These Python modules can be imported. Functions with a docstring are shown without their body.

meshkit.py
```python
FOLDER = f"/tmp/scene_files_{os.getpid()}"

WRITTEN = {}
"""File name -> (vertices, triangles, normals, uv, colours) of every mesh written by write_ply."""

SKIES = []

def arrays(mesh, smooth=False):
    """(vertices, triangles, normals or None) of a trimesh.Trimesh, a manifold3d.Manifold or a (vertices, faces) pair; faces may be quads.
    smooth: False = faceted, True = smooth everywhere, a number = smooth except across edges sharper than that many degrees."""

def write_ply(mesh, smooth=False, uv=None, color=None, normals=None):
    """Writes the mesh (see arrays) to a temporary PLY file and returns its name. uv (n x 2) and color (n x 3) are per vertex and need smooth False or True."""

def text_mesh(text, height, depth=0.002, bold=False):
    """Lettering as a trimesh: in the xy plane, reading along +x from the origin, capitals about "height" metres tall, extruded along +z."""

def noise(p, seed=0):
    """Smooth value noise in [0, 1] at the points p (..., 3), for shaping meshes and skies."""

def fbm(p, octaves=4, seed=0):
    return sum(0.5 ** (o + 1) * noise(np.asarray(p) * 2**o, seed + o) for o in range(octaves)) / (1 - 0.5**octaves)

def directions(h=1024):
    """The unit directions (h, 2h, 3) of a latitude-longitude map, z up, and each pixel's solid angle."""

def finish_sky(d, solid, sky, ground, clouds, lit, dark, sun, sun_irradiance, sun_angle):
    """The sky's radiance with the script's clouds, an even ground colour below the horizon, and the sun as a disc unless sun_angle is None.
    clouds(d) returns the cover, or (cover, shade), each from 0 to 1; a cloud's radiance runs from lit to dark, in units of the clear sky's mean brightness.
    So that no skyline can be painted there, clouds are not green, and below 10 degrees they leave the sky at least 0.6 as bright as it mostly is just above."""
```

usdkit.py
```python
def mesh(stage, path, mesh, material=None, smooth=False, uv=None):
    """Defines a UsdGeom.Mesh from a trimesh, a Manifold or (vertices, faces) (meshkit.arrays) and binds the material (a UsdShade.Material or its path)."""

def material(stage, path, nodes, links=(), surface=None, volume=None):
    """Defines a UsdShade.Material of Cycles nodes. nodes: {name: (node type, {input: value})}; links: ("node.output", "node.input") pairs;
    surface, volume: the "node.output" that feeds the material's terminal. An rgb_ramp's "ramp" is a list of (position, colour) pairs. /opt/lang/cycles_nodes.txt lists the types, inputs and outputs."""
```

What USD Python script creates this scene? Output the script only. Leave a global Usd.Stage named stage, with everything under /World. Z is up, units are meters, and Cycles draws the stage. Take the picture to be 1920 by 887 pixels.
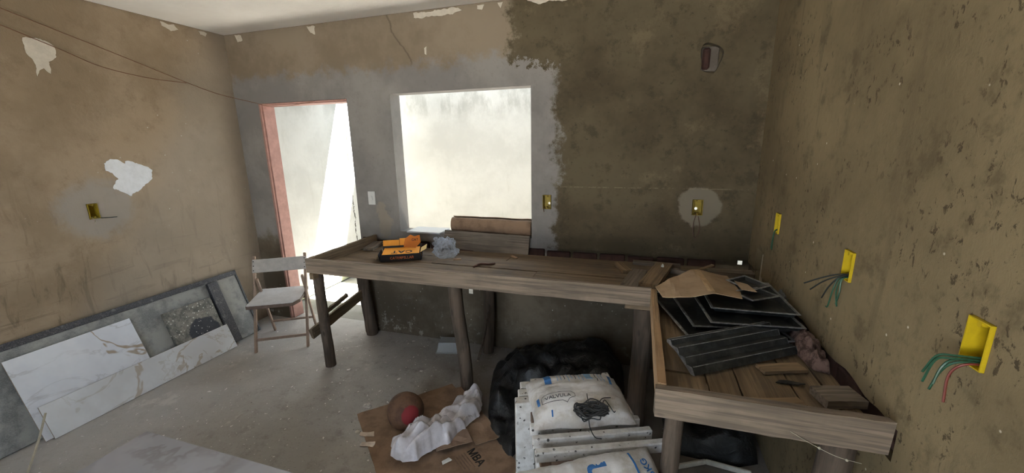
import math, random
import numpy as np, trimesh, usdkit, meshkit
import manifold3d as m3
from shapely.geometry import Polygon
from pxr import Usd, UsdGeom, UsdLux, UsdShade, Gf, Sdf, Vt

stage = Usd.Stage.CreateInMemory()
UsdGeom.SetStageUpAxis(stage, "Z")
UsdGeom.SetStageMetersPerUnit(stage, 1.0)
UsdGeom.Xform.Define(stage, "/World")
UsdGeom.Scope.Define(stage, "/World/Looks")
rng = random.Random(7)

# ------------------------------------------------------------------ camera, sky, sun, exposure
EXPOSURE = 0.15
YAW, PITCH, ROLL, EYE, FPX = 0.306, -0.230, -0.017, 1.722, 750.96
cam = UsdGeom.Camera.Define(stage, "/World/camera")
fw = np.array([-math.sin(YAW) * math.cos(PITCH), math.cos(YAW) * math.cos(PITCH), math.sin(PITCH)])
rt = np.array([math.cos(YAW), math.sin(YAW), 0.0]); up = np.cross(rt, fw)
rt, up = rt * math.cos(ROLL) + up * math.sin(ROLL), -rt * math.sin(ROLL) + up * math.cos(ROLL)
cam.AddTransformOp().Set(Gf.Matrix4d(*rt, 0, *up, 0, *(-fw), 0, 0, 0, EYE, 1))
cam.CreateHorizontalApertureAttr(36.0); cam.CreateVerticalApertureAttr(36.0 * 887 / 1920)
cam.CreateFocalLengthAttr(36.0 * FPX / 1920)
cam.CreateClippingRangeAttr(Gf.Vec2f(0.05, 200))
cam.CreateExposureAttr(EXPOSURE)
sun = UsdLux.DistantLight.Define(stage, "/World/sun")
sun.CreateIntensityAttr(420000.0); sun.CreateColorAttr(Gf.Vec3f(1.0, 0.98, 0.95)); sun.CreateAngleAttr(0.53)
ts = np.array([0.30, 0.375, 1.0]); ts /= np.linalg.norm(ts)          # towards the sun
zx = ts; xx = np.cross([0, 0, 1.0], zx); xx /= np.linalg.norm(xx); yx = np.cross(zx, xx)
sun.AddTransformOp().Set(Gf.Matrix4d(*xx, 0, *yx, 0, *zx, 0, 0, 0, 0, 1))
sky = UsdLux.DomeLight.Define(stage, "/World/sky")
sky.CreateIntensityAttr(2.0); sky.CreateColorAttr(Gf.Vec3f(0.72, 0.86, 1.0))

# ------------------------------------------------------------------ material graph helper
class S(str): pass
class G:
    def __init__(s): s.nodes, s.links, s.k = {}, [], 0
    def n(s, kind, out, **inp):
        s.k += 1; nm = f"n{s.k}"; own = {}
        for a, v in inp.items():
            if isinstance(v, S): s.links.append((str(v), f"{nm}.{a}"))
            else: own[a] = v
        s.nodes[nm] = (kind, own)
        return S(f"{nm}.{out}")
    def pos(s): return s.n("geometry", "position")
    def obj(s): return s.n("texture_coordinate", "object")
    def rnd(s): return s.n("object_info", "random")
    def mapping(s, v, scale=(1, 1, 1), loc=(0, 0, 0), rot=(0, 0, 0)): return s.n("mapping", "vector", vector=v, scale=scale, location=loc, rotation=rot)
    def noise(s, v, sc, det=4.0, ro=0.6, dist=0.0): return s.n("noise_texture", "fac", vector=v, scale=sc, detail=det, roughness=ro, distortion=dist)
    def vor(s, v, sc, **k): return s.n("voronoi_texture", "distance", vector=v, scale=sc, **k)
    def mr(s, v, a, b, c=0.0, d=1.0): return s.n("map_range", "result", range_type="smoothstep", value=v, from_min=float(a), from_max=float(b), to_min=float(c), to_max=float(d), clamp=True)
    def m(s, op, a, b=0.5, c=0.0): return s.n("math", "value", math_type=op, value1=a, value2=b, value3=c)
    def mix(s, f, a, b, kind="mix"): return s.n("mix_color", "result", blend_type=kind, fac=f, a=a, b=b)
    def sep(s, v):
        q = s.n("separate_xyz", "x", vector=v); b = q.split(".")[0]
        return q, S(b + ".y"), S(b + ".z")
    def bump(s, h, strength=0.4, dist=0.01): return s.n("bump", "normal", height=h, strength=strength, distance=dist)
    def pr(s, base, rough=0.9, **k): return s.n("principled_bsdf", "BSDF", base_color=base, roughness=rough, **k)
    def done(s, name, surf):
        return usdkit.material(stage, "/World/Looks/" + name, s.nodes, [(a, b) for a, b in s.links], surface=str(surf))

def lin(r, g, b): return tuple((c / 255 / 12.92) if c / 255 <= 0.04045 else ((c / 255 + 0.055) / 1.055) ** 2.4 for c in (r, g, b))

MT = {}
def plain(name, col, rough=0.6, var=0.12, scale=30.0, bumps=0.0, space="obj", **k):
    g = G(); v = g.obj() if space == "obj" else g.pos()
    n = g.noise(v, scale, 5.0, 0.65)
    c = g.mix(g.mr(n, 0.3, 0.7), tuple(x * (1 - var) for x in col), tuple(min(1, x * (1 + var)) for x in col))
    if bumps: k["normal"] = g.bump(n, bumps, 0.004)
    MT[name] = g.done(name, g.pr(c, rough, **k)); return MT[name]

def wood(name, c1, c2, axis=0, dirt=(0.09, 0.075, 0.06), dirt_amt=0.5, fine=1.0):
    g = G(); v = g.obj()
    sc = [26.0 * fine] * 3; sc[axis] = 1.4
    r = g.rnd()
    gv = g.mapping(v, tuple(sc))
    gn = g.n("noise_texture", "fac", dimensions="4D", vector=gv, w=g.m("multiply", r, 37.0), scale=1.0, detail=5.0, roughness=0.65, distortion=0.6)
    sc2 = [90.0 * fine] * 3; sc2[axis] = 3.0
    g2 = g.n("noise_texture", "fac", dimensions="4D", vector=g.mapping(v, tuple(sc2)), w=g.m("multiply", r, 11.0), scale=1.0, detail=3.0, roughness=0.6)
    big = g.noise(v, 3.5, 5.0, 0.65)
    c = g.mix(g.mr(gn, 0.3, 0.7), c1, c2)
    c = g.mix(g.mr(g2, 0.45, 0.60, 0.0, 0.7), c, tuple(x * 0.42 for x in c1))
    c = g.mix(g.mr(big, 0.45, 0.68, 0.0, dirt_amt), c, dirt)
    kn = g.vor(g.mapping(v, tuple(3.0 if i == axis else 9.0 for i in range(3))), 1.0)
    c = g.mix(g.mr(kn, 0.05, 0.10, 0.75, 0.0), c, tuple(x * 0.28 for x in c1))
    h = g.m("add", g.m("multiply", gn, 0.6), g.m("multiply", g2, 0.5))
    MT[name] = g.done(name, g.pr(c, 0.85, normal=g.bump(h, 0.5, 0.003))); return MT[name]

# ------------------------------------------------------------------ prim helpers
used = {}
def free(path):
    par, nm = path.rsplit("/", 1)
    k = used.get(path, 0); used[path] = k + 1
    return path if k == 0 else f"{par}/{nm}_{k:03d}"
def tag(p, label=None, cat=None, group=None, kind=None):
    for k, v in (("label", label), ("category", cat), ("group", group), ("kind", kind)):
        if v: p.SetCustomDataByKey(k, v)
    return p
def thing(name, label, cat, loc=(0, 0, 0), rz=0.0, group=None, mat=None):
    x = UsdGeom.Xform.Define(stage, free("/World/" + name))
    if mat is not None: x.AddTransformOp().Set(Gf.Matrix4d(*[float(q) for q in np.asarray(mat, float).T.ravel()]))
    else:
        x.AddTranslateOp().Set(Gf.Vec3d(*map(float, loc)))
        if rz: x.AddRotateZOp().Set(float(rz))
    return tag(x.GetPrim(), label, cat, group)
def obj(name, mesh, mat, parent=None, smooth=False, **tags):
    path = free((str(parent.GetPath()) if parent else "/World") + "/" + name)
    p = usdkit.mesh(stage, path, mesh, MT[mat] if isinstance(mat, str) else mat, smooth=smooth).GetPrim()
    return tag(p, **tags) if tags else p
def mesh_thing(name, mesh, mat, label, cat, loc=(0, 0, 0), rz=0.0, tilt=None, group=None, smooth=False, kind=None):
    path = free("/World/" + name)
    m = usdkit.mesh(stage, path, mesh, MT[mat] if isinstance(mat, str) else mat, smooth=smooth)
    m.AddTranslateOp().Set(Gf.Vec3d(*map(float, loc)))
    if rz: m.AddRotateZOp().Set(float(rz))
    if tilt: m.AddRotateYOp().Set(float(tilt[1])); m.AddRotateXOp().Set(float(tilt[0]))
    return tag(m.GetPrim(), label, cat, group, kind)
def struct(name, mesh, mat, parent=None, smooth=False):
    p = obj(name, mesh, mat, parent, smooth)
    if parent is None: tag(p, kind="structure")
    return p

# ------------------------------------------------------------------ shape helpers
def cat(*ms): return trimesh.util.concatenate([m for m in ms if m is not None])
def hull(pts): return trimesh.Trimesh(vertices=np.asarray(pts, float), process=False).convex_hull
def bx(x0, x1, y0, y1, z0, z1, b=0.003):
    b = min(b, (x1 - x0) * .3, (y1 - y0) * .3, (z1 - z0) * .3)
    P = []
    for sx in (0, 1):
        for sy in (0, 1):
            for sz in (0, 1):
                c = np.array([(x0, x1)[sx], (y0, y1)[sy], (z0, z1)[sz]]); d = np.array([1 - 2 * sx, 1 - 2 * sy, 1 - 2 * sz]) * b
                for k in range(3):
                    q = c + d; q[k] = c[k]; P.append(q)
    return hull(P)
def frame(a, b, side):
    a, b = np.asarray(a, float), np.asarray(b, float); x = (b - a) / np.linalg.norm(b - a)
    s = np.asarray(side, float); s = s - (s @ x) * x; s /= np.linalg.norm(s); t = np.cross(x, s)
    M = np.eye(4); M[:3, 0], M[:3, 1], M[:3, 2], M[:3, 3] = x, s, t, a
    return M, np.linalg.norm(b - a)
def beam(a, b, w, t, side=(0, 0, 1), bev=0.003):
    M, L = frame(a, b, side)
    m = bx(0, L, -w / 2, w / 2, -t / 2, t / 2, bev); m.apply_transform(M); return m
def rough_board(L, w, t, seed, warp=0.004, n=14):
    r = np.random.default_rng(seed)
    xs = np.linspace(0, L, n); P, F = [], []
    ed = r.normal(0, warp * .35, (n, 4)); bend = np.sin(np.linspace(0, math.pi, n)) * r.normal(0, warp)
    for i, x in enumerate(xs):
        for (y, z), e in zip(((-w / 2, -t / 2), (w / 2, -t / 2), (w / 2, t / 2), (-w / 2, t / 2)), ed[i]):
            P.append((x + (e * 2 if i in (0, n - 1) else 0), y + e, z + bend[i] + e * .2))
    for i in range(n - 1):
        for k in range(4):
            a, b = i * 4 + k, i * 4 + (k + 1) % 4
            F += [(a, b, b + 4), (a, b + 4, a + 4)]
    e = (n - 1) * 4
    F += [(0, 2, 1), (0, 3, 2), (e, e + 1, e + 2), (e, e + 2, e + 3)]
    m = trimesh.Trimesh(P, F, process=False); m.fix_normals(); return m
def rboard(a, b, w, t, side, seed, warp=0.004):
    M, L = frame(a, b, side); m = rough_board(L, w, t, seed, warp); m.apply_transform(M); return m
def smoothpath(pts, n=8):
    P = np.asarray(pts, float); Q = np.vstack([2 * P[0] - P[1], P, 2 * P[-1] - P[-2]]); out = []
    for i in range(1, len(Q) - 2):
        for t in np.linspace(0, 1, n, endpoint=False):
            a, b, c, d = Q[i - 1], Q[i], Q[i + 1], Q[i + 2]
            out.append(.5 * (2 * b + (c - a) * t + (2 * a - 5 * b + 4 * c - d) * t * t + (3 * b - a - 3 * c + d) * t ** 3))
    return np.vstack([out, P[-1]])
def tube(pts, r, seg=8, n=8, radii=None):
    P = smoothpath(pts, n) if n else np.asarray(pts, float)
    R = np.full(len(P), r) if radii is None else np.interp(np.linspace(0, 1, len(P)), np.linspace(0, 1, len(radii)), radii)
    T = np.gradient(P, axis=0); T /= np.maximum(np.linalg.norm(T, axis=1, keepdims=True), 1e-9)
    u = np.cross(T[0], [0, 0, 1.0]); u = u if np.linalg.norm(u) > .1 else np.cross(T[0], [1.0, 0, 0]); u /= np.linalg.norm(u)
    V = []
    for p, t, rr in zip(P, T, R):
        u = u - (u @ t) * t; u /= np.linalg.norm(u); w = np.cross(t, u)
        for k in range(seg):
            a = 2 * math.pi * k / seg; V.append(p + rr * (math.cos(a) * u + math.sin(a) * w))
    F = []
    for i in range(len(P) - 1):
        for k in range(seg):
            a, b = i * seg + k, i * seg + (k + 1) % seg; F += [(a, b, b + seg), (a, b + seg, a + seg)]
    c0, c1 = len(V), len(V) + 1; V += [P[0], P[-1]]; e = (len(P) - 1) * seg
    for k in range(seg): F += [(c0, (k + 1) % seg, k), (c1, e + k, e + (k + 1) % seg)]
    m = trimesh.Trimesh(V, F, process=False); m.fix_normals(); return m
def log(a, b, r0, r1, seed, seg=18, n=22, bend=0.012, lump=0.10):
    a, b = np.asarray(a, float), np.asarray(b, float); M, L = frame(a, b, (1, .2, .1)); r = np.random.default_rng(seed)
    ph = r.uniform(0, 6.28, 4); V = []
    for i in range(n):
        t = i / (n - 1); ox, oy = bend * math.sin(math.pi * t * 1.3 + ph[0]) - bend * math.sin(ph[0]), bend * math.sin(math.pi * t * 1.7 + ph[1]) - bend * math.sin(ph[1])
        for k in range(seg):
            an = 2 * math.pi * k / seg
            nz = meshkit.fbm(np.array([[math.cos(an) * 1.5 + seed, math.sin(an) * 1.5, t * L * 6]]), 3, seed)[0] - .5
            rr = (r0 + (r1 - r0) * t) * (1 + lump * 2 * nz)
            V.append((t * L, ox + rr * math.cos(an), oy + rr * math.sin(an)))
    F = []
    for i in range(n - 1):
        for k in range(seg):
            p, q = i * seg + k, i * seg + (k + 1) % seg; F += [(p, q, q + seg), (p, q + seg, p + seg)]
    c0, c1 = len(V), len(V) + 1; V += [(0, 0, 0), (L, 0, 0)]; e = (n - 1) * seg
    for k in range(seg): F += [(c0, (k + 1) % seg, k), (c1, e + k, e + (k + 1) % seg)]
    m = trimesh.Trimesh(V, F, process=False); m.fix_normals(); m.apply_transform(M); return m
def man(m): return m3.Manifold(m3.Mesh(np.asarray(m.vertices, np.float32), np.asarray(m.faces, np.uint32)))
def mbox(x0, x1, y0, y1, z0, z1): return m3.Manifold.cube([x1 - x0, y1 - y0, z1 - z0]).translate([x0, y0, z0])
def tm(man_): q = man_.to_mesh(); return trimesh.Trimesh(q.vert_properties[:, :3], q.tri_verts, process=False)
def extrude(poly, h): return trimesh.creation.extrude_polygon(poly if isinstance(poly, Polygon) else Polygon(poly), h, engine="earcut")
def ragged(pts, amp, seed, step=0.01):
    """outline with torn, noisy edges"""
    P = np.asarray(Polygon(pts).exterior.segmentize(step).coords)[:-1]; r = np.random.default_rng(seed)
    nz = np.stack([meshkit.fbm(np.c_[P * 22, np.full(len(P), k * 9.0 + seed)], 4, seed + k) - .5 for k in (0, 1)], 1)
    q = Polygon(P + nz * amp * 2).buffer(0)
    return max(getattr(q, "geoms", [q]), key=lambda g: g.area)
def sheet(V2, thick, zf, res=0.02, seed=0):
    """a sheet over polygon V2 with height field zf(x,y), closed with thickness"""
    poly = Polygon(V2).segmentize(res)
    x0, y0, x1, y1 = poly.bounds
    from shapely import contains_xy
    gx, gy = np.meshgrid(np.arange(x0 + res / 2, x1, res), np.arange(y0 + res / 2, y1, res))
    inner = poly.buffer(-res * .5)
    k = contains_xy(inner, gx.ravel(), gy.ravel())
    bd = np.asarray(poly.exterior.coords)[:-1]
    pts = np.vstack([bd, np.c_[gx.ravel()[k], gy.ravel()[k]]])
    from scipy.spatial import Delaunay
    tri = Delaunay(pts).simplices
    c = pts[tri].mean(1); tri = tri[contains_xy(poly.buffer(1e-6), c[:, 0], c[:, 1])]
    a, b, d = pts[tri[:, 0]], pts[tri[:, 1]], pts[tri[:, 2]]
    cr = (b - a)[:, 0] * (d - a)[:, 1] - (b - a)[:, 1] * (d - a)[:, 0]
    tri[cr < 0] = tri[cr < 0][:, ::-1]; tri = tri[np.abs(cr) > 1e-10]
    z = zf(pts[:, 0], pts[:, 1]); n = len(pts)
    V = np.vstack([np.c_[pts, z], np.c_[pts, z - thick]]); nb = len(bd)
    F = [tri, tri[:, ::-1] + n]
    i = np.arange(nb); j = (i + 1) % nb
    ccw = Polygon(bd).exterior.is_ccw
    s = np.vstack([np.c_[i, i + n, j + n], np.c_[i, j + n, j]]); F.append(s if ccw else s[:, ::-1])
    return trimesh.Trimesh(V, np.vstack(F), process=False)
def mound(V2, zf, res=0.02, rim=0.06, base=0.0):
    """a heap over polygon V2: height zf falls to the base at the outline"""
    from shapely import points, distance
    ring = Polygon(V2).exterior
    def h(x, y):
        d = distance(ring, points(np.c_[x, y])); e = np.clip(d / rim, 0, 1)
        return base + 0.004 + zf(x, y) * np.sqrt(np.clip(1 - (1 - e) ** 2, 0, 1))
    m = sheet(V2, 0.0, h, res)
    V = np.array(m.vertices); n = len(V) // 2; V[n:, 2] = base
    return trimesh.Trimesh(V, m.faces, process=False)
def fb(x, y, s, seed, o=4, z=0.0): return meshkit.fbm(np.stack([np.asarray(x) * s, np.asarray(y) * s, np.full(np.shape(x), z)], -1), o, seed) - .5
def ridge(x, y, s, seed, o=3): return 1 - np.abs(fb(x, y, s, seed, o)) * 4

# ------------------------------------------------------------------ materials
def plaster(name, build):
    g = G(); p = g.pos(); col, bumpn = build(g, p)
    MT[name] = g.done(name, g.pr(col, 0.93, normal=g.bump(bumpn, 0.55, 0.006)))
TAN, TAN2 = lin(162, 143, 120), lin(140, 122, 99)
GREY, GREY2 = lin(146, 141, 137), lin(127, 123, 120)
DARK, DARK2 = lin(98, 88, 68), lin(76, 66, 49)
def b_left(g, p):
    x, y, z = g.sep(p)
    n1, n2, n3 = g.noise(p, 1.6, 6, .62), g.noise(p, 9, 6, .7), g.noise(p, 60, 4, .6)
    c = g.mix(g.mr(n1, .38, .62), TAN, TAN2)
    c = g.mix(g.mr(n2, .5, .72, 0, .45), c, lin(120, 102, 80))
    # streaky trowel marks, lower left
    st = g.noise(g.mapping(p, (1, 5, 1.0), rot=(.35, 0, 0)), 3.2, 5, .65, .8)
    low = g.m("multiply", g.mr(z, 1.9, .5, 0, .95), g.mr(st, .52, .68))
    c = g.mix(low, c, lin(108, 92, 72))
    hl = g.noise(g.mapping(p, (1, 1.2, 9), rot=(.12, 0, 0)), 2.2, 5, .6, .6)
    c = g.mix(g.m("multiply", g.mr(hl, .56, .68), g.mr(z, 1.3, .8, 0, .5)), c, lin(96, 82, 66))
    # grey cement round the box
    dy, dz = g.m("subtract", y, 1.80), g.m("subtract", z, 1.32)
    rr = g.m("sqrt", g.m("add", g.m("multiply", dy, dy), g.m("multiply", dz, dz)))
    rr = g.m("add", rr, g.m("multiply", g.m("subtract", n2, .5), .22))
    c = g.mix(g.mr(rr, .26, .15, 0, .75), c, lin(152, 146, 140))
    low2 = g.m("add", g.m("add", y, g.m("multiply", z, -.55)), g.m("multiply", n1, .5))
    c = g.mix(g.mr(low2, 1.35, 1.75, 0, .55), c, lin(158, 148, 136))  # daylight from the doorway painted in as a paler tone
    sp = g.vor(p, 16.0); c = g.mix(g.m("multiply", g.mr(sp, .07, .04), g.mr(g.noise(p, 2.3), .5, .6)), c, lin(205, 200, 192))
    return c, g.m("add", g.m("multiply", n2, .5), g.m("multiply", n3, .5))
def b_back(g, p):
    x, y, z = g.sep(p)
    n1, n2, n3, n4 = g.noise(p, 1.3, 6, .65), g.noise(p, 7, 6, .72), g.noise(p, 55, 4, .65), g.noise(p, 26, 5, .75)
    wob = g.m("add", g.m("multiply", g.m("subtract", n2, .5), .42), g.m("multiply", g.m("subtract", n1, .5), .22))
    xw, zw = g.m("add", x, wob), g.m("add", z, g.m("multiply", wob, .9))
    tan = g.mix(g.mr(n1, .4, .62), lin(144, 130, 112), lin(126, 112, 94))
    grey = g.mix(g.mr(n1, .38, .62), GREY, GREY2)
    grey = g.mix(g.mr(n4, .55, .75, 0, .3), grey, lin(98, 94, 90))
    dark = g.mix(g.mr(n1, .38, .64), DARK, DARK2)
    dark = g.mix(g.mr(n2, .52, .66, 0, .6), dark, lin(64, 55, 40))
    dark = g.mix(g.mr(g.noise(p, 2.9, 6, .7), .57, .68, 0, .55), dark, lin(122, 108, 84))
    dark = g.mix(g.mr(n4, .58, .70, 0, .6), dark, lin(56, 48, 34))
    left = g.mix(g.mr(zw, 2.28, 2.38), grey, tan)
    thr = g.mr(zw, 2.22, 2.32, -.60, -.95)
    isr = g.mr(g.m("subtract", xw, thr), -.03, .05)
    c = g.mix(isr, left, dark)
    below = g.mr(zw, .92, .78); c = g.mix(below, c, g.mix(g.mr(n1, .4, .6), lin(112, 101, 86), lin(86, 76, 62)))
    # grey filler round the box of the dark half
    dx, dz = g.m("subtract", x, .41), g.m("subtract", z, 1.27)
    rr = g.m("add", g.m("sqrt", g.m("add", g.m("multiply", dx, dx), g.m("multiply", dz, dz))), g.m("multiply", g.m("subtract", n2, .5), .10))
    c = g.mix(g.mr(rr, .145, .125, 0, .85), c, lin(128, 120, 106))
    # pale scuffs by the switch, white spatter low under the bench
    dx, dz = g.m("subtract", x, -2.12), g.m("subtract", z, 1.08)
    rr = g.m("add", g.m("sqrt", g.m("add", g.m("multiply", g.m("multiply", dx, dx), 5.0), g.m("multiply", dz, dz))), g.m("multiply", g.m("subtract", n2, .5), .5))
    c = g.mix(g.mr(rr, .17, .10, 0, .55), c, lin(160, 146, 128))
    sp = g.vor(p, 22.0); c = g.mix(g.m("multiply", g.mr(sp, .13, .06), g.m("multiply", g.mr(g.noise(p, 3.0, 4), .47, .60, 0, .8), g.mr(z, .62, .45))), c, lin(196, 190, 182))
    c = g.mix(g.m("multiply", g.mr(g.noise(p, 12, 6, .75), .56, .66, 0, .7), g.m("multiply", g.mr(z, .45, .1), g.mr(x, -1.0, -1.8, .3, 1))), c, lin(166, 160, 152))
    ln = g.m("multiply", g.mr(g.m("absolute", g.m("subtract", z, 1.395)), .006, .002), g.m("multiply", g.mr(n4, .45, .55), g.mr(x, -.6, -.5)))
    c = g.mix(g.m("multiply", ln, .22), c, lin(170, 156, 128))
    # hairline crack running down from the ceiling
    cx = g.m("add", g.m("multiply_add", g.m("subtract", 2.7, z), .16, -1.80), g.m("multiply", g.m("subtract", g.noise(g.mapping(p, (0, 0, 1)), 9, 3), .5), .10))
    cx2 = g.m("absolute", g.m("add", g.m("subtract", x, cx), g.mr(z, 2.62, 2.35, .12, 0)))
    c = g.mix(g.m("multiply", g.mr(cx2, .012, .003, 0, .5), g.mr(z, 2.30, 2.36)), c, lin(84, 70, 56))
    return c, g.m("add", g.m("multiply", n2, .5), g.m("multiply", n3, .5))
def b_right(g, p):
    n1, n2, n3 = g.noise(p, 1.5, 6, .62), g.noise(p, 6, 6, .7), g.noise(p, 70, 4, .6)
    c = g.mix(g.mr(n1, .36, .64), lin(138, 122, 92), lin(116, 102, 75))
    mo = g.noise(g.mapping(p, (1, 1.7, 1.0), rot=(.5, 0, 0)), 24, 5, .72, .4)
    reg = g.mr(g.noise(p, 2.2, 5, .65), .42, .62)
    c = g.mix(g.m("multiply", g.mr(mo, .565, .63), g.mr(reg, 0, 1, .15, .95)), c, lin(70, 58, 38))
    c = g.mix(g.mr(n2, .54, .68, 0, .6), c, lin(92, 79, 56))
    drip = g.noise(g.mapping(p, (1, 4.0, .55)), 2.6, 5, .65, .5)
    c = g.mix(g.mr(drip, .56, .68, 0, .5), c, lin(106, 92, 68))
    sp = g.vor(p, 9.0); c = g.mix(g.mr(sp, .05, .03), c, lin(205, 196, 178))
    return c, g.m("add", g.m("multiply", n2, .4), g.m("multiply", mo, .6))
def b_floor(g, p):
    n1, n2, n3 = g.noise(p, 1.2, 6, .62), g.noise(p, 8, 6, .72), g.noise(p, 70, 4, .65)
    x, y, z = g.sep(p)
    c = g.mix(g.mr(n1, .38, .62), lin(178, 175, 171), lin(158, 154, 149))
    c = g.mix(g.mr(n2, .5, .70, 0, .55), c, lin(122, 116, 109))
    c = g.mix(g.mr(n3, .55, .72, 0, .4), c, lin(92, 84, 76))
    dust = g.m("multiply", g.mr(g.m("add", x, g.m("multiply", n1, 1.2)), -1.3, -2.5, 0, .6), g.mr(n2, .3, .6))
    c = g.mix(dust, c, lin(178, 173, 168))
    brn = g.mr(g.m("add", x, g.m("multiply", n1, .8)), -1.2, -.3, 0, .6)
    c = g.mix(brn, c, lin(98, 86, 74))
    sp = g.vor(p, 26.0); c = g.mix(g.m("multiply", g.mr(sp, .11, .07), g.mr(g.noise(p, 5.0, 3), .5, .58)), c, lin(212, 208, 203))
    sp2 = g.vor(p, 17.0); c = g.mix(g.m("multiply", g.mr(sp2, .08, .05), g.mr(g.noise(p, 4.0, 3), .52, .6)), c, lin(60, 54, 48))
    wt = g.m("multiply", g.mr(g.noise(p, 2.7, 6, .72), .60, .68, 0, .7), g.mr(x, -1.0, -1.6))
    c = g.mix(wt, c, lin(200, 196, 190))
    return c, g.m("add", g.m("multiply", n2, .5), g.m("multiply", n3, .5))
def b_patio(g, p):
    x, y, z = g.sep(p)
    n1, n2 = g.noise(p, 1.4, 6, .65), g.noise(p, 8, 6, .7)
    c = g.mix(g.mr(n1, .38, .62), lin(205, 204, 198), lin(192, 191, 185))
    band = g.m("multiply", g.mr(g.m("add", z, g.m("multiply", n1, .5)), 2.2, 2.5), g.mr(g.noise(g.mapping(p, (1, 1, .4)), 3.5, 6, .7), .42, .6, 0, .7))
    c = g.mix(band, c, lin(160, 158, 150))
    c = g.mix(g.mr(g.noise(g.mapping(p, (3, 3, .5)), 3, 5, .7), .58, .7, 0, .25), c, lin(170, 168, 158))
    moss = g.m("multiply", g.mr(g.m("add", z, g.m("multiply", n2, .3)), .42, .15), g.mr(n1, .3, .55, .3, .8))
    c = g.mix(moss, c, lin(168, 174, 132))
    # settlement crack of the side wall
    cy = g.m("add", 4.44, g.m("multiply", g.m("subtract", g.noise(g.mapping(p, (0, 0, 1)), 4.5, 5, .6), .5), .16))
    cr = g.m("multiply", g.mr(g.m("absolute", g.m("subtract", y, cy)), .014, .006), g.mr(x, -3.45, -3.5))
    br = g.mr(g.noise(p, 14, 4, .7), .38, .52, .25, 1.0)
    c = g.mix(g.m("multiply", cr, br), c, lin(70, 66, 58))
    return c, n2
def b_yard(g, p):
    n1 = g.noise(p, 2.0, 6, .65); n2 = g.noise(p, 12, 5, .7)
    c = g.mix(g.mr(n1, .4, .6), lin(190, 187, 180), lin(168, 165, 158)); c = g.mix(g.mr(n2, .55, .7, 0, .5), c, lin(140, 136, 116))
    return c, n2
def b_pfloor(g, p):
    n1 = g.noise(p, 2.0, 6, .65); n2 = g.noise(p, 12, 5, .7)
    c = g.mix(g.mr(n1, .4, .6), lin(152, 149, 142), lin(134, 132, 124)); c = g.mix(g.mr(n2, .55, .7, 0, .5), c, lin(112, 112, 96))
    return c, n2
def b_ceil(g, p):
    n1, n2 = g.noise(p, .9, 5, .6), g.noise(p, 5, 6, .7)
    c = g.mix(g.mr(n1, .4, .62), lin(238, 234, 228), lin(228, 223, 216))
    c = g.mix(g.mr(g.noise(p, 3.1, 6, .75), .66, .74, 0, .4), c, lin(180, 172, 160))
    return c, n2
def b_sand(g, p):
    n1 = g.noise(p, 3, 5, .6); n2 = g.noise(p, 24, 4, .7)
    return g.mix(g.mr(n1, .4, .6), lin(120, 112, 104), lin(100, 92, 84)), n2
for nm, f in (("plaster_left", b_left), ("plaster_back", b_back), ("plaster_right", b_right), ("concrete_floor", b_floor), ("patio_plaster", b_patio), ("yard_concrete", b_yard), ("patio_concrete", b_pfloor), ("ceiling_paint", b_ceil), ("raw_cement", b_sand)): plaster(nm, f)
plain("filler_white", lin(226, 228, 232), .9, .06, 25, .5, "pos")
plain("filler_cream", lin(205, 196, 182), .9, .08, 25, .5, "pos")
plain("brick_red", lin(68, 46, 41), .95, .25, 14, .6)
plain("frame_wood", lin(168, 128, 118), .7, .12, 18, .2)
wood("plank_x", lin(138, 118, 94), lin(112, 94, 74), 0)
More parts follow.
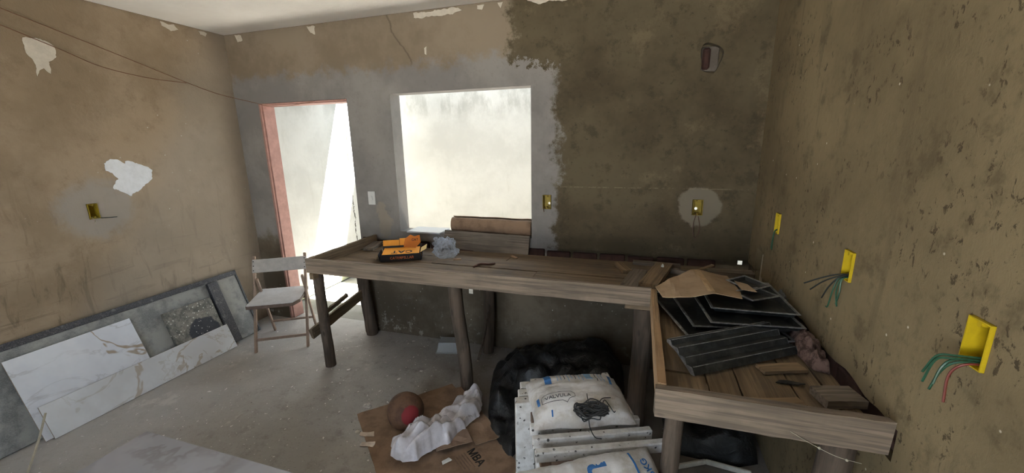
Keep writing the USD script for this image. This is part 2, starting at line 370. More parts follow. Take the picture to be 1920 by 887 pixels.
wood("plank_y", lin(140, 120, 94), lin(108, 90, 68), 1)
wood("fascia_x", lin(146, 130, 114), lin(120, 105, 90), 0, dirt_amt=.35)
wood("fascia_y", lin(196, 164, 124), lin(170, 136, 98), 1, dirt=(.25, .13, .08), dirt_amt=.4)
wood("offcut_wood", lin(156, 132, 102), lin(128, 106, 80), 0, dirt_amt=.4)
wood("grey_board", lin(140, 128, 114), lin(116, 104, 92), 0, dirt_amt=.35)
wood("log_wood", lin(104, 90, 78), lin(78, 65, 55), 2, dirt=(.05, .04, .03), dirt_amt=.5, fine=.6)
plain("plastic_black", (.012, .013, .015), .45, .3, 9, .3)
plain("sheet_black", (.014, .015, .017), .55, .35, 7, .2)

# ------------------------------------------------------------------ the setting
D, L, R, H = 2.975, 3.623, 0.743, 2.70
TH = 0.14
def wall_mesh(m): return tm(m)
# back wall with door, window, box recesses, conduit holes, knocked hole and the chase behind the bench
wb = mbox(-L - .15, R + .15, D, D + TH, 0, 2.80)
wb -= mbox(-3.345, -2.381, D - .1, D + .3, -.1, 2.107)
wb -= mbox(-1.96, -.778, D - .1, D + .3, .985, 2.124)
for x0, x1, z0, z1 in ((-.690, -.622, 1.222, 1.332), (.364, .434, 1.213, 1.323)):
    wb -= mbox(x0, x1, D - .1, D + .05, z0, z1)
wb -= m3.Manifold.cylinder(.4, .034, .034, 20).rotate([-90, 0, 0]).translate([-.656, D - .1, 1.262])
wb -= m3.Manifold.cylinder(.4, .034, .034, 20).rotate([-90, 0, 0]).translate([.399, D - .1, 1.262])
wb -= man(hull([(x, y, z) for (x0, x1, y, z0, z1) in ((-1.335, -1.298, D - .001, .468, .535), (-1.425, -1.290, D + TH + .01, .38, .535)) for x in (x0, x1) for z in (z0, z1)]))
wb -= man(hull([(x, y, z) for (x0, x1, y, z0, z1) in ((.692, .703, D - .001, .886, .896), (.690, .76, D + TH + .01, .83, .900)) for x in (x0, x1) for z in (z0, z1)]))
rr_ = np.random.default_rng(3)
zz_ = np.linspace(-2.36, R + .02, 60)
prof = [(-2.36, .80)] + [(R + .02, .80)] + [(x, .912 + .010 * fb(np.array([x]), 0 * np.array([x]), 9, 4)[0] * 2) for x in zz_[::-1]]
wb -= man(extrude(prof, .07)).rotate([90, 0, 0]).translate([0, D + .045, 0])
hole = [(.335 + .061 + (.062 + .010 * math.sin(3 * a + 1) + .004 * math.sin(7 * a)) * math.copysign(abs(math.cos(a)) ** .7, math.cos(a)), 2.222 + (.088 + .008 * math.sin(4 * a)) * math.copysign(abs(math.sin(a)) ** .75, math.sin(a))) for a in np.linspace(0, 2 * math.pi, 36, endpoint=False)]
wb -= man(extrude(hole, .12)).rotate([90, 0, 0]).translate([0, D + .06, 0])
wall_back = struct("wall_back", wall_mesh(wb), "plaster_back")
for k in range(15):                                                     # bricks laid bare in the chase
    x0 = -2.30 + k * .205
    if x0 > .55: break
    w = .185 if x0 + .185 < R else R - x0 - .005
    b = bx(x0, x0 + w, D + .018 + rng.uniform(-.008, .010), D + .0448, .812, .893 + rng.uniform(-.01, .006), .006)
    obj("brick", b, "brick_red" if rng.random() < .7 else "raw_cement", wall_back)
obj("rubble_back", bx(.345, .45, D + .046, D + .0595, 2.15, 2.30, .01), "raw_cement", wall_back)
obj("brick", bx(.352, .398, D + .02, D + .058, 2.16, 2.29, .012), "brick_red", wall_back)
# left wall
wl = mbox(-L - .15, -L, -1.75, D, 0, 2.80) - mbox(-L - .05, -L + .1, 1.737, 1.797, 1.250, 1.358)
wall_left = struct("wall_left", wall_mesh(wl), "plaster_left")
# right wall
wr = mbox(R, R + .15, -1.75, D, 0, 2.80)
RBOX = [(2.425, 2.535, 1.213, 1.323), (1.640, 1.722, 1.213, 1.325), (1.046, 1.124, 1.212, 1.326)]
RBOX = [((a + b) / 2 - .033, (a + b) / 2 + .033, 1.213, 1.325) for a, b, _, _ in RBOX]
for y0, y1, z0, z1 in RBOX: wr -= mbox(R - .1, R + .05, y0, y1, z0, z1)
prof = [(1.262, .80), (D + .02, .80)] + [(y, .905 + .03 * fb(np.array([y]), 0 * np.array([y]), 7, 8)[0]) for y in np.linspace(D + .02, 1.262, 50)]
chase = man(extrude(prof, .09)); chase = chase.transform([[0, 0, 1, R - .045], [1, 0, 0, 0], [0, 1, 0, 0]])
wr -= chase
wr -= mbox(R - .1, R + .055, 2.66, 2.80, .80, 1.05)
wall_right = struct("wall_right", wall_mesh(wr), "plaster_right")
for k in range(8):
    y0 = 1.265 + k * .205
    if 2.45 < y0 < 2.8: continue
    obj("brick", bx(R + .012 + rng.uniform(-.006, .008), R + .0448, y0, min(y0 + .188, D - .003), .812, .888 + rng.uniform(-.01, .008), .006), "brick_red", wall_right)
# unseen rear wall; opening to the yard added for indoor fill
wq = mbox(-L - .15, R + .15, -1.75, -1.60, 0, 2.80) - mbox(-1.75, -.15, -2, -1.4, -.1, 2.1)
struct("wall_rear", wall_mesh(wq), "plaster_back")
struct("floor", bx(-L - .15, R + .15, -1.75, D + TH, -.10, 0, .001), "concrete_floor")
ceil = struct("ceiling", bx(-L + .012, R - .012, -1.588, D - .012, H, H + .03, .002), "ceiling_paint")
# house roof with deep eave over the patio
EAVE = 3.49 + .375 * 2.80
struct("roof_slab", bx(-L - .2, 3.3, -1.9, EAVE, 2.80, 2.95, .002), "raw_cement")
struct("wall_patio_left", bx(-L - .15, -L, D + TH, 5.15, 0, 2.80, .002), "patio_plaster")
struct("wall_patio_far", bx(-L - .15, 3.3, 5.0, 5.15, 0, 2.54, .002), "patio_plaster")
struct("wall_patio_right", bx(3.15, 3.3, -1.9, 5.0, 0, 2.80, .002), "patio_plaster")
struct("floor_patio", bx(-L - .15, 3.3, D + TH, 5.15, -.12, -.012, .001), "patio_concrete")
struct("ground_yard", bx(-14, 14, -20, -1.75, -.14, -.03, .001), "yard_concrete")
# door frame
dr = UsdGeom.Xform.Define(stage, "/World/door_1").GetPrim(); tag(dr, kind="structure")
obj("jamb", bx(-3.345, -3.31, D + .012, D + TH - .005, 0, 2.105), "frame_wood", dr)
obj("stop", bx(-3.345, -3.322, D - .006, D + .030, 0, 2.105), "frame_wood", dr)
obj("head", bx(-3.31, -2.383, D + .012, D + TH - .005, 2.085, 2.105), "frame_wood", dr)
obj("head_stop", bx(-3.322, -2.383, D - .006, D + .030, 2.095, 2.105), "frame_wood", dr)
# patches of filler stuck on the walls
def patch_yz(pts, amp, seed, t=.004, mat="filler_white", nm="filler_patch"):
    m = extrude(ragged(pts, amp, seed), t); m.apply_transform(np.array([[0, 0, 1, -L - .0005], [1, 0, 0, 0], [0, 1, 0, 0], [0, 0, 0, 1.0]])); obj(nm, m, mat, wall_left)
def patch_xz(pts, amp, seed, t=.003, mat="filler_cream", nm="filler_patch"):
    m = extrude(ragged(pts, amp, seed), t); m.apply_transform(np.array([[1, 0, 0, 0], [0, 0, -1, D + .0005], [0, 1, 0, 0], [0, 0, 0, 1.0]])); obj(nm, m, mat, wall_back)
patch_yz([(1.88, 1.63), (1.95, 1.635), (2.05, 1.625), (2.10, 1.615), (2.15, 1.60), (2.175, 1.55), (2.155, 1.49), (2.11, 1.45), (2.06, 1.40), (2.0, 1.385), (1.93, 1.43), (1.91, 1.47), (1.95, 1.52), (1.93, 1.57), (1.89, 1.59)], .03, 5)
patch_yz([(1.64, 2.395), (1.70, 2.405), (1.775, 2.39), (1.77, 2.30), (1.74, 2.27), (1.735, 2.21), (1.70, 2.23), (1.68, 2.18), (1.665, 2.26), (1.645, 2.29)], .022, 6, .003, "filler_cream")
patch_yz([(2.45, 2.69), (2.56, 2.685), (2.58, 2.655), (2.52, 2.635), (2.46, 2.66)], .015, 7, .003, "filler_cream")
patch_yz([(2.74, 2.69), (2.82, 2.69), (2.80, 2.655), (2.76, 2.66)], .012, 8, .003, "filler_cream")
patch_xz([(-1.70, 2.69), (-1.32, 2.695), (-1.30, 2.675), (-1.36, 2.645), (-1.50, 2.655), (-1.62, 2.64), (-1.69, 2.655)], .018, 9)
patch_xz([(-3.50, 2.69), (-3.42, 2.69), (-3.42, 2.64), (-3.47, 2.635)], .012, 10)
patch_xz([(-2.70, 2.69), (-2.62, 2.685), (-2.63, 2.625), (-2.67, 2.64)], .012, 11)
patch_xz([(-1.17, 2.69), (-1.12, 2.69), (-1.14, 2.655), (-1.17, 2.665)], .008, 12)
patch_xz([(-1.02, 2.692), (-.98, 2.692), (-1.0, 2.65)], .006, 13)
patch_xz([(-.80, 2.692), (-.46, 2.692), (-.50, 2.655), (-.62, 2.66), (-.72, 2.65)], .014, 14)
patch_xz([(-1.62, 2.44), (-1.60, 2.45), (-1.605, 2.39), (-1.62, 2.40)], .005, 15)

# ------------------------------------------------------------------ the rough plank bench (formwork) along two walls
bench = thing("plank_workbench", "L-shaped rough plank bench on tree-trunk legs along the back and right walls", "workbench")
prng = np.random.default_rng(11)
ys = [2.192, 2.345, 2.52, 2.70, 2.905]
for i in range(4):
    cuts = [-2.198, (-1.02, -.62, -1.42, -.90)[i], .10 if i == 0 else .735]
    if i == 0: cuts[-1] = .735
    for a, b in zip(cuts[:-1], cuts[1:]):
        w = ys[i + 1] - ys[i] - .006
        z = .857 + prng.uniform(-.0025, .0025)
        yc = (ys[i] + ys[i + 1]) / 2
        obj("plank", rboard((a + .002, yc, z), (b - .003, yc, z), w, .024, (0, 1, 0), int(prng.integers(1e6)), .0025), "plank_x", bench)
xs = [.126, .275, .38, .555, .66, .722]
for i in range(5):
    xc, w = (xs[i] + xs[i + 1]) / 2, xs[i + 1] - xs[i] - .006
    z = .857 + prng.uniform(-.003, .003)
    y0 = (1.272, 1.272, 1.30, 1.272, 1.285)[i]
    cut = (1.47, 2.18, 2.18, 1.86, 2.18)[i]
    obj("plank", rboard((xc, y0, z), (xc, cut, z), w, .024, (1, 0, 0), 50 + i, .0025), "plank_y", bench)
    if cut < 2.1: obj("plank", rboard((xc, cut + .008, z + .002), (xc, 2.18, z + .002), w, .024, (1, 0, 0), 70 + i, .0025), "plank_y", bench)
obj("fascia_board", rboard((-2.228, 2.177, .893), (.104, 2.177, .893), .103, .025, (0, 0, 1), 5, .004), "fascia_x", bench)
obj("fascia_board", rboard((-2.213, 2.192, .893), (-2.213, 2.965, .895), .100, .025, (0, 0, 1), 6, .003), "plank_y", bench)
obj("fascia_board", rboard((.111, 1.272, .888), (.111, 2.162, .893), .102, .028, (0, 0, 1), 7, .003), "fascia_y", bench, label="pale yellowish edge board")
obj("fascia_board", rboard((.093, 1.256, .882), (.722, 1.256, .888), .105, .028, (0, 0, 1), 8, .003), "fascia_x", bench)
for x in (-2.13, -1.55, -.95, -.35, .03): obj("joist", beam((x, 2.26, .826), (x, 2.965, .826), .038, .05, (0, 0, 1)), "plank_y", bench)
for y in (1.40, 1.85): obj("joist", beam((.15, y, .826), (.735, y, .826), .038, .05, (0, 0, 1)), "plank_x", bench)
obj("joist", bx(-2.20, -2.165, 2.155, 2.21, .795, .842), "plank_y", bench)
obj("block", bx(-.035, .105, 2.195, 2.30, .800, .838, .004), "plank_x", bench)
def leg(a, b, r0, r1, seed, **k): return obj("leg", log(a, b, r0, r1, seed), "log_wood", bench, smooth=60)
leg((-2.285, 2.335, 0), (-2.205, 2.235, .843), .040, .036, 1)
leg((-2.305, 2.90, 0), (-2.315, 2.90, .843), .052, .050, 2)
obj("leg", rboard((-2.365, 2.925, 0), (-2.375, 2.925, .80), .05, .03, (0, 1, 0), 12), "plank_y", bench)
leg((-1.10, 2.345, 0), (-1.115, 2.30, .843), .046, .046, 3)
leg((-1.135, 2.875, 0), (-1.125, 2.875, .843), .045, .042, 4)
leg((.055, 2.27, 0), (.05, 2.25, .798), .056, .054, 5)
leg((.180, 1.475, 0), (.172, 1.465, .843), .034, .034, 6)
leg((.64, 1.33, 0), (.62, 1.33, .843), .046, .046, 7)
obj("brace", rboard((-2.30, 2.20, .335), (-2.33, 2.96, .43), .085, .022, (0, 0, 1), 13), "plank_y", bench)
obj("brace", rboard((-2.285, 2.36, .455), (-2.30, 2.62, .49), .03, .02, (0, 0, 1), 14), "plank_y", bench)
obj("diagonal_stick", tube([(-1.03, 2.40, .20), (-1.06, 2.62, .30), (-1.10, 2.84, .44)], .009), "log_wood", bench)

# ------------------------------------------------------------------ left wall: stone slabs and porcelain tiles leaning
g = G(); v = g.obj(); n1 = g.noise(v, 3.0, 6, .65); n2 = g.noise(v, 160, 3, .7); n3 = g.noise(v, 14, 5, .7)
base = g.mix(g.mr(n2, .45, .62, 0, .8), lin(74, 77, 82), lin(118, 121, 124))
dustm = g.mr(g.m("add", n1, g.m("multiply", g.m("subtract", n3, .5), .35)), .42, .60, .30, .9)
MT["granite_dusty"] = g.done("granite_dusty", g.pr(g.mix(dustm, base, lin(160, 160, 156)), g.mr(dustm, 0, 1, .35, .85), normal=g.bump(n2, .15, .002)))
g = G(); v = g.obj(); n2 = g.noise(v, 160, 3, .7); n3 = g.noise(v, 20, 5, .7)
MT["granite_dark"] = g.done("granite_dark", g.pr(g.mix(g.mr(n3, .52, .7, 0, .6), g.mix(g.mr(n2, .45, .62, 0, .8), lin(52, 53, 58), lin(92, 92, 96)), lin(132, 130, 128)), .5))
g = G(); v = g.obj(); x, y, z = g.sep(v); n2 = g.noise(v, 130, 3, .7); n3 = g.noise(v, 18, 6, .75); spk = g.vor(v, 42.0)
c = g.mix(g.mr(n3, .36, .62), lin(96, 96, 92), lin(146, 143, 134))
c = g.mix(g.mr(n2, .5, .66, 0, .5), c, lin(80, 80, 82))
c = g.mix(g.m("multiply", g.mr(spk, .30, .16), g.mr(g.noise(v, 6, 3), .44, .56)), c, lin(214, 212, 206))
dy, dz = g.m("subtract", y, 2.20), g.m("subtract", z, .215)
rr = g.m("add", g.m("sqrt", g.m("add", g.m("multiply", dy, dy), g.m("multiply", dz, dz))), g.m("multiply", g.m("subtract", n3, .5), .10))
c = g.mix(g.mr(rr, .125, .11, 0, .9), c, g.mix(g.mr(spk, .2, .12), lin(52, 56, 66), lin(200, 200, 200)))
MT["granite_speckled"] = g.done("granite_speckled", g.pr(c, .8))
def marble(name, base1, base2, v1, v2, seed, rough=.12, sc=1.0, amt=.85):
    g = G(); v = g.mapping(g.obj(), (sc, sc, sc), (seed * 1.7, seed * 3.1, seed * .9), (.3 * seed, .45, .8))
    d = g.noise(v, 2.2, 6, .6)
    w = g.m("absolute", g.m("subtract", g.noise(v, 1.15, 5, .58, 1.2), .5))
    w2 = g.m("absolute", g.m("subtract", g.noise(g.mapping(v, (1, 1, 1), (3, 1, 7), (1.2, .2, .5)), 2.1, 5, .6, 1.5), .5))
    c = g.mix(g.mr(d, .36, .64), base1, base2)
    c = g.mix(g.m("multiply", g.mr(w2, .022, .002, 0, .55), g.mr(d, .35, .6)), c, v2)
    c = g.mix(g.m("multiply", g.mr(w, .013, .003, 0, amt), g.mr(d, .30, .50, .25, 1)), c, v1)
    MT[name] = g.done(name, g.pr(c, rough))
marble("marble_white", lin(222, 224, 230), lin(206, 208, 216), lin(158, 138, 112), lin(172, 170, 174), 1.0, .22)
marble("marble_white_b", lin(224, 226, 230), lin(206, 206, 208), lin(168, 150, 126), lin(178, 170, 160), 2.3, .22, 1.0, .65)
marble("marble_grey", lin(168, 167, 172), lin(152, 151, 156), lin(104, 94, 84), lin(120, 114, 110), 3.1, .28, .45, .35)
plain("tile_edge", lin(150, 132, 118), .8)
LEAN = math.atan2(.205, .59)
def LF(x_floor, lean=LEAN):
    M = np.eye(4); M[:3, 0] = (0, 1, 0); M[:3, 1] = (-math.sin(lean), 0, math.cos(lean)); M[:3, 2] = np.cross(M[:3, 0], M[:3, 1]); M[:3, 3] = (x_floor, 0, 0); return M
def lslab(a0, a1, b0, b1, c0, c1, M, bev=.002): m = bx(a0, a1, b0, b1, c0, c1, bev); m.apply_transform(M); return m
MS = LF(-3.392)
sl = thing("granite_slab", "long dusty dark granite countertop slab leaning on the left wall", "stone slab")
obj("slab", lslab(.15, 2.66, .01, .628, -.022, 0, MS), "granite_dusty", sl)
obj("edge_strip", lslab(.15, 2.66, .586, .628, .0005, .012, MS), "granite_dark", sl)
obj("edge_strip", lslab(2.645, 2.66, .01, .585, .0005, .012, MS), "granite_dark", sl)
mesh_thing("granite_piece", lslab(1.97, 2.345, .012, .47, .002, .034, MS), "granite_speckled", "square speckled granite piece with a dark round stain leaning on the long slab", "stone slab")
mesh_thing("granite_strip", lslab(2.36, 2.445, .012, .582, .014, .046, MS), "granite_dark", "narrow dark granite strip standing upright against the long slab", "stone slab")
MT1 = LF(-3.337, math.atan2(.200, .49))
t1 = thing("porcelain_tile", "large white marbled porcelain tile leaning on the granite slab", "tile")
obj("body", lslab(1.135, 1.775, .006, .545, -.009, -.001, MT1, .001), "tile_edge", t1); obj("glazed_face", lslab(1.1355, 1.7745, .0065, .5445, -.0009, .001, MT1, .0005), "marble_white", t1)
MT2 = LF(-3.318, math.atan2(.08, .2))
t2 = thing("porcelain_tile", "long narrow white marbled porcelain strip leaning at the very front by the floor", "tile")
obj("body", lslab(1.168, 2.362, .004, .222, -.009, -.001, MT2, .001), "tile_edge", t2); obj("glazed_face", lslab(1.1685, 2.3615, .0045, .2215, -.0009, .001, MT2, .0005), "marble_white_b", t2)
plain("pale_stick", lin(176, 168, 150), .8)
mesh_thing("thin_stick", tube([(-3.10, .955, .006), (-3.20, 1.06, .10), (-3.285, 1.15, .205)], .006, 6), "pale_stick", "thin pale stick leaning on the left end of the narrow porcelain strip", "stick")
ts_ = thing("tile_stack", "low stack of grey marbled porcelain tiles in the near left foreground", "tile stack", (-2.364, 0, 0))
for k in range(14):
    o = (rng.uniform(-.004, .004), rng.uniform(-.004, .004)) if k < 13 else (0, 0)
    obj("tile", bx(.004 + o[0], 1.20 + o[0], -.06 + o[1], 1.138 + o[1], k * .0215, k * .0215 + .0208, .001), "marble_grey", ts_)

# ------------------------------------------------------------------ folding chair
plain("chair_paint", lin(172, 168, 164), .6, .10, 25, .2); plain("chair_seat", lin(196, 196, 198), .55, .08, 18, .1); plain("chair_edge", lin(104, 86, 76), .7, .15, 30)
plain("chair_leg", lin(150, 128, 112), .7, .15, 25, .2); plain("screw_dark", lin(40, 38, 36), .5)
ch = thing("folding_chair", "old pale wooden folding chair standing beside the doorway", "chair", (-2.8775, 2.423, 0), math.degrees(math.atan2(.52, .855)))
W2 = .205
for s in (-1, 1):
    obj("back_leg_post", beam((s * W2, 0, 0), (s * W2, .300, .782), .030, .020, (0, 1, 0)), "chair_leg", ch)
    obj("rear_leg", beam((s * (W2 - .024), .44, .002), (s * (W2 - .024), .205, .60), .026, .018, (0, 1, 0)), "chair_leg", ch)
back = obj("backrest", None or (lambda m: (m.apply_transform(np.array([[1, 0, 0, 0], [0, .934, .358, .236], [0, -.358, .934, .645], [0, 0, 0, 1.0]])), m)[1])(bx(-W2 - .012, W2 + .012, -.012, .004, 0, .118, .004)), "chair_paint", ch)
for s in (-1, 1):
    for z in (.02, .06, .10):
        b = trimesh.creation.cylinder(.0045, .004, sections=10); b.apply_transform(trimesh.transformations.rotation_matrix(math.pi / 2, (1, 0, 0)))
        b.apply_translation((s * W2, .236 - .0125 * .934 + .358 * z, .645 + .0125 * .358 + .934 * z)); obj("screw", b, "screw_dark", back)
sp = Polygon([(-.19, -.055), (.15, -.065), (.185, .0), (.183, .30), (-.183, .31)]).buffer(.012).simplify(.002)
sm = extrude(sp, .026); sm.apply_transform(trimesh.transformations.rotation_matrix(math.radians(2), (1, 0, 0))); sm.apply_translation((0, 0, .425)); obj("seat", sm, "chair_edge", ch)
st = extrude(sp.buffer(-.003), .004); st.apply_transform(trimesh.transformations.rotation_matrix(math.radians(2), (1, 0, 0))); st.apply_translation((0, 0, .4512)); obj("seat_top", st, "chair_seat", ch)
obj("stretcher", beam((-W2, .038, .10), (W2, .038, .10), .022, .014, (0, 0, 1)), "chair_leg", ch)
obj("stretcher", beam((-W2 + .02, .395, .115), (W2 - .02, .395, .115), .020, .014, (0, 0, 1)), "chair_leg", ch)
obj("hinge_bar", beam((-W2, .155, .412), (W2, .155, .412), .02, .014, (0, 0, 1)), "chair_leg", ch)

# ------------------------------------------------------------------ wall fittings
plain("box_yellow", lin(206, 178, 28), .45, .08, 30); plain("box_inner_shade", lin(150, 126, 20), .7, .25, 60, .3); plain("box_yellow_shaded", lin(150, 128, 30), .6, .2, 40); plain("wire_green", lin(40, 84, 62), .4); plain("wire_dark", lin(34, 40, 38), .5); plain("wire_red", lin(120, 52, 42), .4)  # darker yellow copy paints shade on the back and left wall boxes
plain("wire_brown", lin(92, 66, 52), .5); plain("switch_white", lin(208, 208, 206), .4, .03); plain("twine", lin(120, 84, 62), .9)
def elec_box(label, M, wires, mats, w=.062, hgt=.108, d=.045, hole=None, lip=.008, yel="box_yellow"):
    """open yellow box; local: x across, z up, y into the wall (opening towards -y)"""
    t = thing("electrical_box", label, "electrical box", mat=M)
    o = mbox(-w / 2, w / 2, -lip, d, -hgt / 2, hgt / 2) - mbox(-w / 2 + .003, w / 2 - .003, -.1, d - .003, -hgt / 2 + .003, hgt / 2 - .003)
    if hole: o -= m3.Manifold.cylinder(.2, .010, .010, 20).rotate([-90, 0, 0]).translate([hole[0], -.05, hole[1]])
    obj("shell", tm(o), yel, t)
    if not hole: obj("back_plate", bx(-w / 2 + .0035, w / 2 - .0035, d - .0055, d - .0032, -hgt / 2 + .0035, hgt / 2 - .0035, .0005), "box_inner_shade", t)  # added dark plate paints the shade inside the box
    for s in (-1, 1):
        b = trimesh.creation.cylinder(.0065, .03, sections=12); b.apply_transform(trimesh.transformations.rotation_matrix(math.pi / 2, (1, 0, 0))); b.apply_translation((0, .016 - lip, s * (hgt / 2 - .0095))); obj("screw_lug", b, yel, t)
    for pts, mt in zip(wires, mats): obj("wire", tube(pts, .0027, 6), mt, t)
    return t
def wallM(face, p):
    M = np.eye(4); M[:3, 3] = p
    if face == "right": M[:3, 0], M[:3, 1] = (0, -1, 0), (1, 0, 0)
    if face == "left": M[:3, 0], M[:3, 1] = (0, 1, 0), (-1, 0, 0)
    return M
yb = [(a + b) / 2 for a, b, _, _ in RBOX]
elec_box("large yellow electrical box with drooping green and red wires, nearest on the right wall", wallM("right", (R, yb[2], 1.269)),
         [[(.01, .03, -.03), (.0, -.03, -.035), (-.012, -.058, -.045), (-.022, -.072, -.095)], [(.012, .03, -.036), (.005, -.04, -.040), (-.008, -.062, -.055), (-.012, -.074, -.115)], [(.0, .03, -.04), (.0, -.03, -.044), (.0, -.052, -.065), (-.002, -.060, -.112)],
          [(.015, .03, -.042), (.01, -.03, -.045), (-.002, -.050, -.075), (-.006, -.062, -.130)], [(.018, .03, -.045), (.015, -.02, -.046), (.006, -.040, -.08), (.018, -.046, -.145)]],
         ["wire_green", "wire_green", "wire_green", "wire_green", "wire_red"], w=.064, hgt=.110)
elec_box("yellow electrical box with a fan of six dark wires, middle one on the right wall", wallM("right", (R, yb[1], 1.269)),
         [[(.0, .03, -.03), (.0, -.03, -.035), (-.02, -.07, -.058), (-.04, -.115, -.090)], [(.0, .03, -.034), (.0, -.02, -.04), (-.02, -.06, -.07), (-.045, -.09, -.115)], [(.005, .03, -.036), (.0, -.02, -.045), (-.01, -.045, -.085), (-.03, -.055, -.14)],
          [(.005, .03, -.04), (.0, -.02, -.046), (.0, -.035, -.09), (-.02, -.035, -.165), (-.035, -.035, -.175)], [(.01, .03, -.042), (.005, -.015, -.047), (.0, -.025, -.10), (.01, -.02, -.155)], [(.01, .03, -.042), (.008, -.015, -.047), (.012, -.02, -.10), (.0, -.02, -.150)]],
         ["wire_dark", "wire_dark", "wire_dark", "wire_green", "wire_green", "wire_green"], w=.062, hgt=.108)
elec_box("small yellow electrical box with green wires hanging straight down, farthest on the right wall", wallM("right", (R, yb[0], 1.269)),
         [[(.0, .03, -.03), (.0, -.01, -.04), (-.005, -.016, -.09), (-.012, -.016, -.145)], [(.01, .03, -.03), (.005, -.01, -.04), (.004, -.016, -.09), (.004, -.016, -.15)]], ["wire_green", "wire_green"])
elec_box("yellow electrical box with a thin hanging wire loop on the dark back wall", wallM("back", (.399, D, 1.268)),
         [[(-.01, .03, -.04), (-.008, -.012, -.05), (-.02, -.014, -.12), (-.010, -.014, -.20), (.008, -.014, -.205), (.022, -.014, -.14), (.008, -.012, -.06)]], ["wire_brown"], yel="box_yellow_shaded", w=.064, hgt=.106, hole=(-.005, -.014))
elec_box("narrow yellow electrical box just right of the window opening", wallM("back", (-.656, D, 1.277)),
         [[(-.02, .03, -.04), (-.022, -.012, -.055), (-.02, -.012, -.075)]], ["wire_brown"], yel="box_yellow_shaded", w=.062, hgt=.106, hole=(.011, -.015))
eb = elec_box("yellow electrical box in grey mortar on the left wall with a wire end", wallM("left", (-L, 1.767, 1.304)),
         [[(.01, .02, -.045), (.03, -.006, -.052), (.08, -.012, -.058), (.12, -.010, -.060)], [(-.01, .02, -.04), (-.016, -.03, -.06), (-.03, -.05, -.075)]], ["wire_dark", "pale_stick"], yel="box_yellow_shaded", w=.056, hgt=.102)
sw = thing("light_switch", "white light switch plate on the grey wall between door and window", "switch", (-2.222, D, 1.270))
obj("plate", bx(-.036, .036, -.009, .001, -.059, .059, .003), "switch_white", sw); obj("rocker", bx(-.010, .010, -.013, -.0085, -.018, .018, .002), "switch_white", sw)
tw = thing("twine", "two thin brown twine strands strung along the left wall to the door head", "string")
obj("strand", tube([(-3.60, 1.40, 2.59), (-3.60, 1.574, 2.536), (-3.60, 2.10, 2.385), (-3.60, 2.554, 2.25), (-3.59, 2.80, 2.185), (-3.36, 2.962, 2.112)], .0026, 5), "twine", tw)
obj("strand", tube([(-3.60, 1.40, 2.49), (-3.60, 1.555, 2.441), (-3.60, 1.80, 2.355), (-3.60, 1.996, 2.284), (-3.60, 2.27, 2.248), (-3.60, 2.549, 2.246)], .0026, 5), "twine", tw)
obj("strand", tube([(-3.36, 2.962, 2.112), (-3.2, 2.962, 2.075), (-2.95, 2.962, 2.076), (-2.7, 2.962, 2.100)], .0018, 5), "twine", tw)
plain("pipe_pale", lin(176, 164, 140), .6)
mesh_thing("wall_pipe", tube([(R + .012, 2.69, .82), (R + .012, 2.688, .93), (R + .014, 2.69, 1.035)], .011, 10), "pipe_pale", "short pale pipe in the open wall slot at the right rear corner", "pipe")

# ------------------------------------------------------------------ things on the main bench
ZD = .870
def rotz(d): return trimesh.transformations.rotation_matrix(math.radians(d), (0, 0, 1))
def at(m, *Ms):
    for M in Ms: m.apply_transform(M)
    return m
def tr(x, y, z): return trimesh.transformations.translation_matrix((x, y, z))
def rx(d): return trimesh.transformations.rotation_matrix(math.radians(d), (1, 0, 0))
def ry(d): return trimesh.transformations.rotation_matrix(math.radians(d), (0, 1, 0))
plain("card_black", lin(30, 32, 38), .55, .15, 20); plain("card_orange", lin(250, 170, 62), .75, .08, 12); plain("card_orange_deep", lin(206, 118, 40), .75, .08, 12)
plain("print_orange", lin(226, 128, 66), .6); plain("print_black", lin(38, 34, 30), .7); plain("card_cream", lin(236, 206, 140), .8, .06, 12)
sb = thing("shoe_box", "open black and orange shoe box lying on the bench below the window", "box", (-1.800, 2.435, ZD + .001), 27)
BW, BL, BH = .300, .185, .054
obj("bottom", bx(0, BW, 0, BL, 0, .003, .001), "card_black", sb)
fr_ = obj("front_wall", bx(0, BW, 0, .003, .0032, BH, .001), "card_black", sb)
obj("lettering", at(meshkit.text_mesh("CATERPILLAR", .0185, .0008, True), rx(90), tr(.070, -.0002, .017)), "print_orange", fr_)
obj("end_wall", at(bx(0, .003, .0032, BL - .0032, .0032, BH + .004, .001), ry(-14), tr(-.002, 0, 0)), "card_black", sb)
obj("end_wall", at(bx(-.003, 0, .0032, BL - .0032, .0032, BH + .002, .001), ry(8), tr(BW, 0, 0)), "card_black", sb)
obj("back_wall", bx(0, BW, BL - .003, BL, .0032, BH + .030, .001), "card_black", sb)
obj("floor_lining", bx(.006, BW - .006, .004, BL - .004, .0032, .0050, .0005), "card_orange", sb)
ff = obj("folded_flap", at(bx(.012, BW - .015, 0, .168, -.001, .001, .0005), rx(3), tr(0, .006, BH - .001)), "card_orange", sb)
obj("lettering", at(meshkit.text_mesh("CAT", .056, .0008, True), rotz(180), tr(.235, .078, .0012), rx(3), tr(0, .006, BH - .001)), "print_black", ff)
obj("folded_flap", at(bx(.002, .125, 0, .045, -.001, .001, .0005), rx(72), tr(0.0, BL - .006, BH + .024)), "card_orange", sb)
obj("folded_flap", at(bx(.128, .225, 0, .055, -.001, .001, .0005), rx(76), tr(0.0, BL - .006, BH + .024)), "card_orange", sb)
lid = obj("raised_flap", at(extrude(Polygon([(0, 0), (.085, -.012), (.125, .03), (.118, .085), (.08, .075), (.05, .09), (.01, .06)]).buffer(.006).buffer(-.003), .002), rx(62), tr(.165, BL - .045, BH + .022)), "card_orange_deep", sb)
obj("lettering", at(meshkit.text_mesh("CAT", .018, .0008, True), tr(.058, .042, .0022), rx(62), tr(.165, BL - .045, BH + .022)), "print_black", lid)
